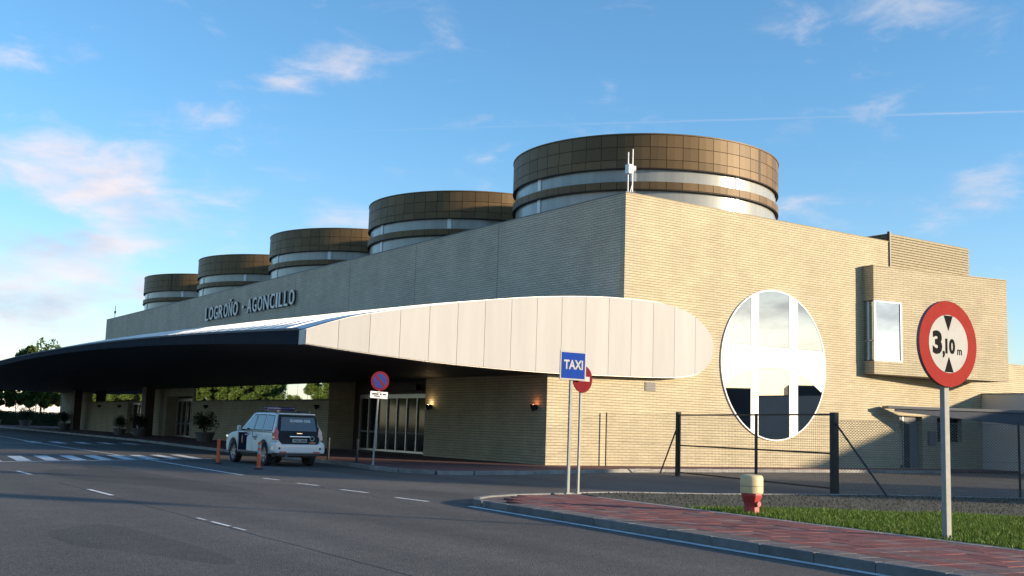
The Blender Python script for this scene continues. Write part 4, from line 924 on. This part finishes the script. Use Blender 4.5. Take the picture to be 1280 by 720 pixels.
TA = tree_meshes(3, 10, 2.6, 3.0, 15000, .19, LEAF); TB = tree_meshes(5, 10, 3.0, 2.8, 14000, .20, LEAFY, .12); TC = tree_meshes(9, 9, 1.6, 3.4, 9000, .19, LEAF, .16)
ORDN = 'first second third fourth fifth sixth seventh eighth ninth tenth eleventh twelfth thirteenth fourteenth fifteenth sixteenth seventeenth eighteenth nineteenth twentieth twenty-first'.split()
def tree(name, label, x, y, m, sc, rz, group):
    t = thing(name, label, 'tree', (x, y, -.03), group, rz, local=True); t.scale = (sc, sc, sc); place('trunk', m[0], t); place('crown', m[1], t); return t
tree('leafy_tree', 'leafy green tree rising behind the far left end of the canopy', 29.6, 150, TA, 1.2, .4, 'trees beyond the terminal')
for i, (x, y) in enumerate(((22.2,146),(24.4,150),(26.2,147),(27.9,144.5),(29.6,149),(31.3,146),(20.5,152))):
    tree('slender_tree', 'slender tree trunk in front of the distant white wall, number %s from the left' % ['one','two','three','four','five','six','seven'][[6,0,1,2,3,4,5].index(i)], x, y, TB, .66, i*1.1, 'slender trees past the end of the terminal')
# trees that stand across the road; the ribbon window mirrors the far ones
yy = list(range(20, 142, 6))+[146, 151, 156, 161, 166]+[171+5.2*k for k in range(24)]  # near trees added to block low sky light from the front wall
for i, y in enumerate(yy):
    sc = .62 if 143 < y < 168 else 1.18+.15*math.sin(i*1.7)
    tree('roadside_tree', 'roadside tree across the road, far ones mirrored in the ribbon windows, near ones added to block sky light', -15-4*math.sin(i*2.1), y, (TB, TA, TB)[i % 3], sc, i*.9, 'trees across the road')
# unseen trees added right of the view to shade the parked car and the drive
for i, (x, y, s) in enumerate(((40.6,2.2,1.15),(43.2,4.6,1.2),(46.2,6.6,1.1),(48.5,1.5,1.2))):
    tree('added_shade_tree', '%s unseen tree added beyond the lawn to shade the car' % ORDN[i], x, y, TC, s, i*1.3, 'unseen trees added for shade')
# planters
def shrub(seed, r, h, n=1500):
    g = random.Random(seed); cs = [(g.uniform(-.5,.5)*r, g.uniform(-.5,.5)*r, h*.55+g.uniform(-.3,.45)*h*.6) for _ in range(14)]; V, F = leaf_cloud(n, cs, [r*g.uniform(.35,.6) for _ in cs], .055, seed, .9)
    st = MB()
    for k in range(5): a = k*1.3; st.tube((0,0,0), (math.cos(a)*r*.4, math.sin(a)*r*.4, h*.6), .02, .008, n=5)
    return leaf_mesh('foliage', V, F, LEAFD), st.mesh('stem', BARK)
SH = [shrub(1,.75,1.25), shrub(2,.7,1.1)]
pots = [(23.4,68.9,1.15,'potted shrub beside the second glass doors nearest the car'),(23.6,84.2,1.1,'potted shrub left of the far glass doors'),(23.3,88.5,.9,'low potted shrub between the two far doors'),(24.6,113.5,1.15,'potted shrub in front of the pale end wall of the terminal'),(24.3,131,1.25,'tall potted shrub past the terminal end, nearest to it'),(22.6,139,1.2,'potted shrub at the left edge of the view')]
for i, (x, y, s, l) in enumerate(pots):
    t = thing('potted_shrub', l, 'planter', (x, y, .128), 'potted shrubs along the terminal pavement', local=True); t.scale = (s,s,s)
    MB().lathe([(.38,0),(.52,.42),(.56,.45),(.56,.52),(.50,.52),(.48,.46),(.02,.46)], n=24).build('pot', POT, t, smooth=.5)
    m = SH[i % 2]; place('foliage', m[0], t, (0,0,.42), (0,0,i)); place('stem', m[1], t, (0,0,.42))
# hedge, white wall and post past the far end
t = thing('far_white_wall', 'distant white wall behind slender trees at the far left', 'wall', (26, 175, 0)); MB().box(5, 50, 174, 174.3, 0, 3.1).build('wall', RENDERW, t); MB().box(5, 50, 173.95, 174.35, 3.1, 3.18).build('coping', CONC, t)
hv = RNG.uniform((20.5,142.0,.0),(30.6,142.9,1.75),(9000,3)); k = len(hv)
a = RNG.normal(size=(k,3)); a /= np.linalg.norm(a,axis=1)[:,None]; b = np.cross(a, RNG.normal(size=(k,3))); b /= np.linalg.norm(b,axis=1)[:,None]
V = np.stack([hv-a*.1, hv+b*.06, hv+a*.1, hv-b*.06], 1).reshape(-1,3)
t = thing('clipped_hedge', 'low clipped green hedge past the far end of the terminal', 'hedge', (25.5, 142.4, 0), local=True)
place('foliage', leaf_mesh('foliage', V-np.array([25.5,142.4,0]), [(4*i,4*i+1,4*i+2,4*i+3) for i in range(k)], HEDGE), t)
MB().box(-5.0,5.0,-.3,.3,0,1.6).build('hedge_core', LEAFD, t)
t = thing('white_post', 'short white post at the end of the clipped hedge', 'post', (30.9, 141, 0), local=True); MB().box(-.25,.25,-.2,.2,0,1.95).build('post', RENDERW, t); MB().box(-.28,.28,-.23,.23,1.95,2.02).build('cap', CONC, t)

# ------------------------------------------------------------------ dark hangar far to the right, mirrored in the circular window
t = thing('distant_hangar', 'dark stepped hangar building far behind, mirrored in the circular window', 'building', (128, -45, 0), rotz=R(45), local=True)
MB().box(-60,60,-8,8,0,6.9).build('hall', HANGAR, t); MB().box(-9,-3,-6,6,6.9,8.6).build('roof_box', HANGAR, t); MB().box(2,9,-6,6,6.9,9.2).build('roof_box', HANGAR, t); MB().box(14,19,-6,6,6.9,8.5).build('roof_box', HANGAR, t); MB().box(-24,-16,-6,6,6.9,8.8).build('roof_box', HANGAR, t)
for k in range(12): MB().box(-55+k*9.2,-51+k*9.2,8.0,8.05,0,5).build('hangar_door', DALU, t)
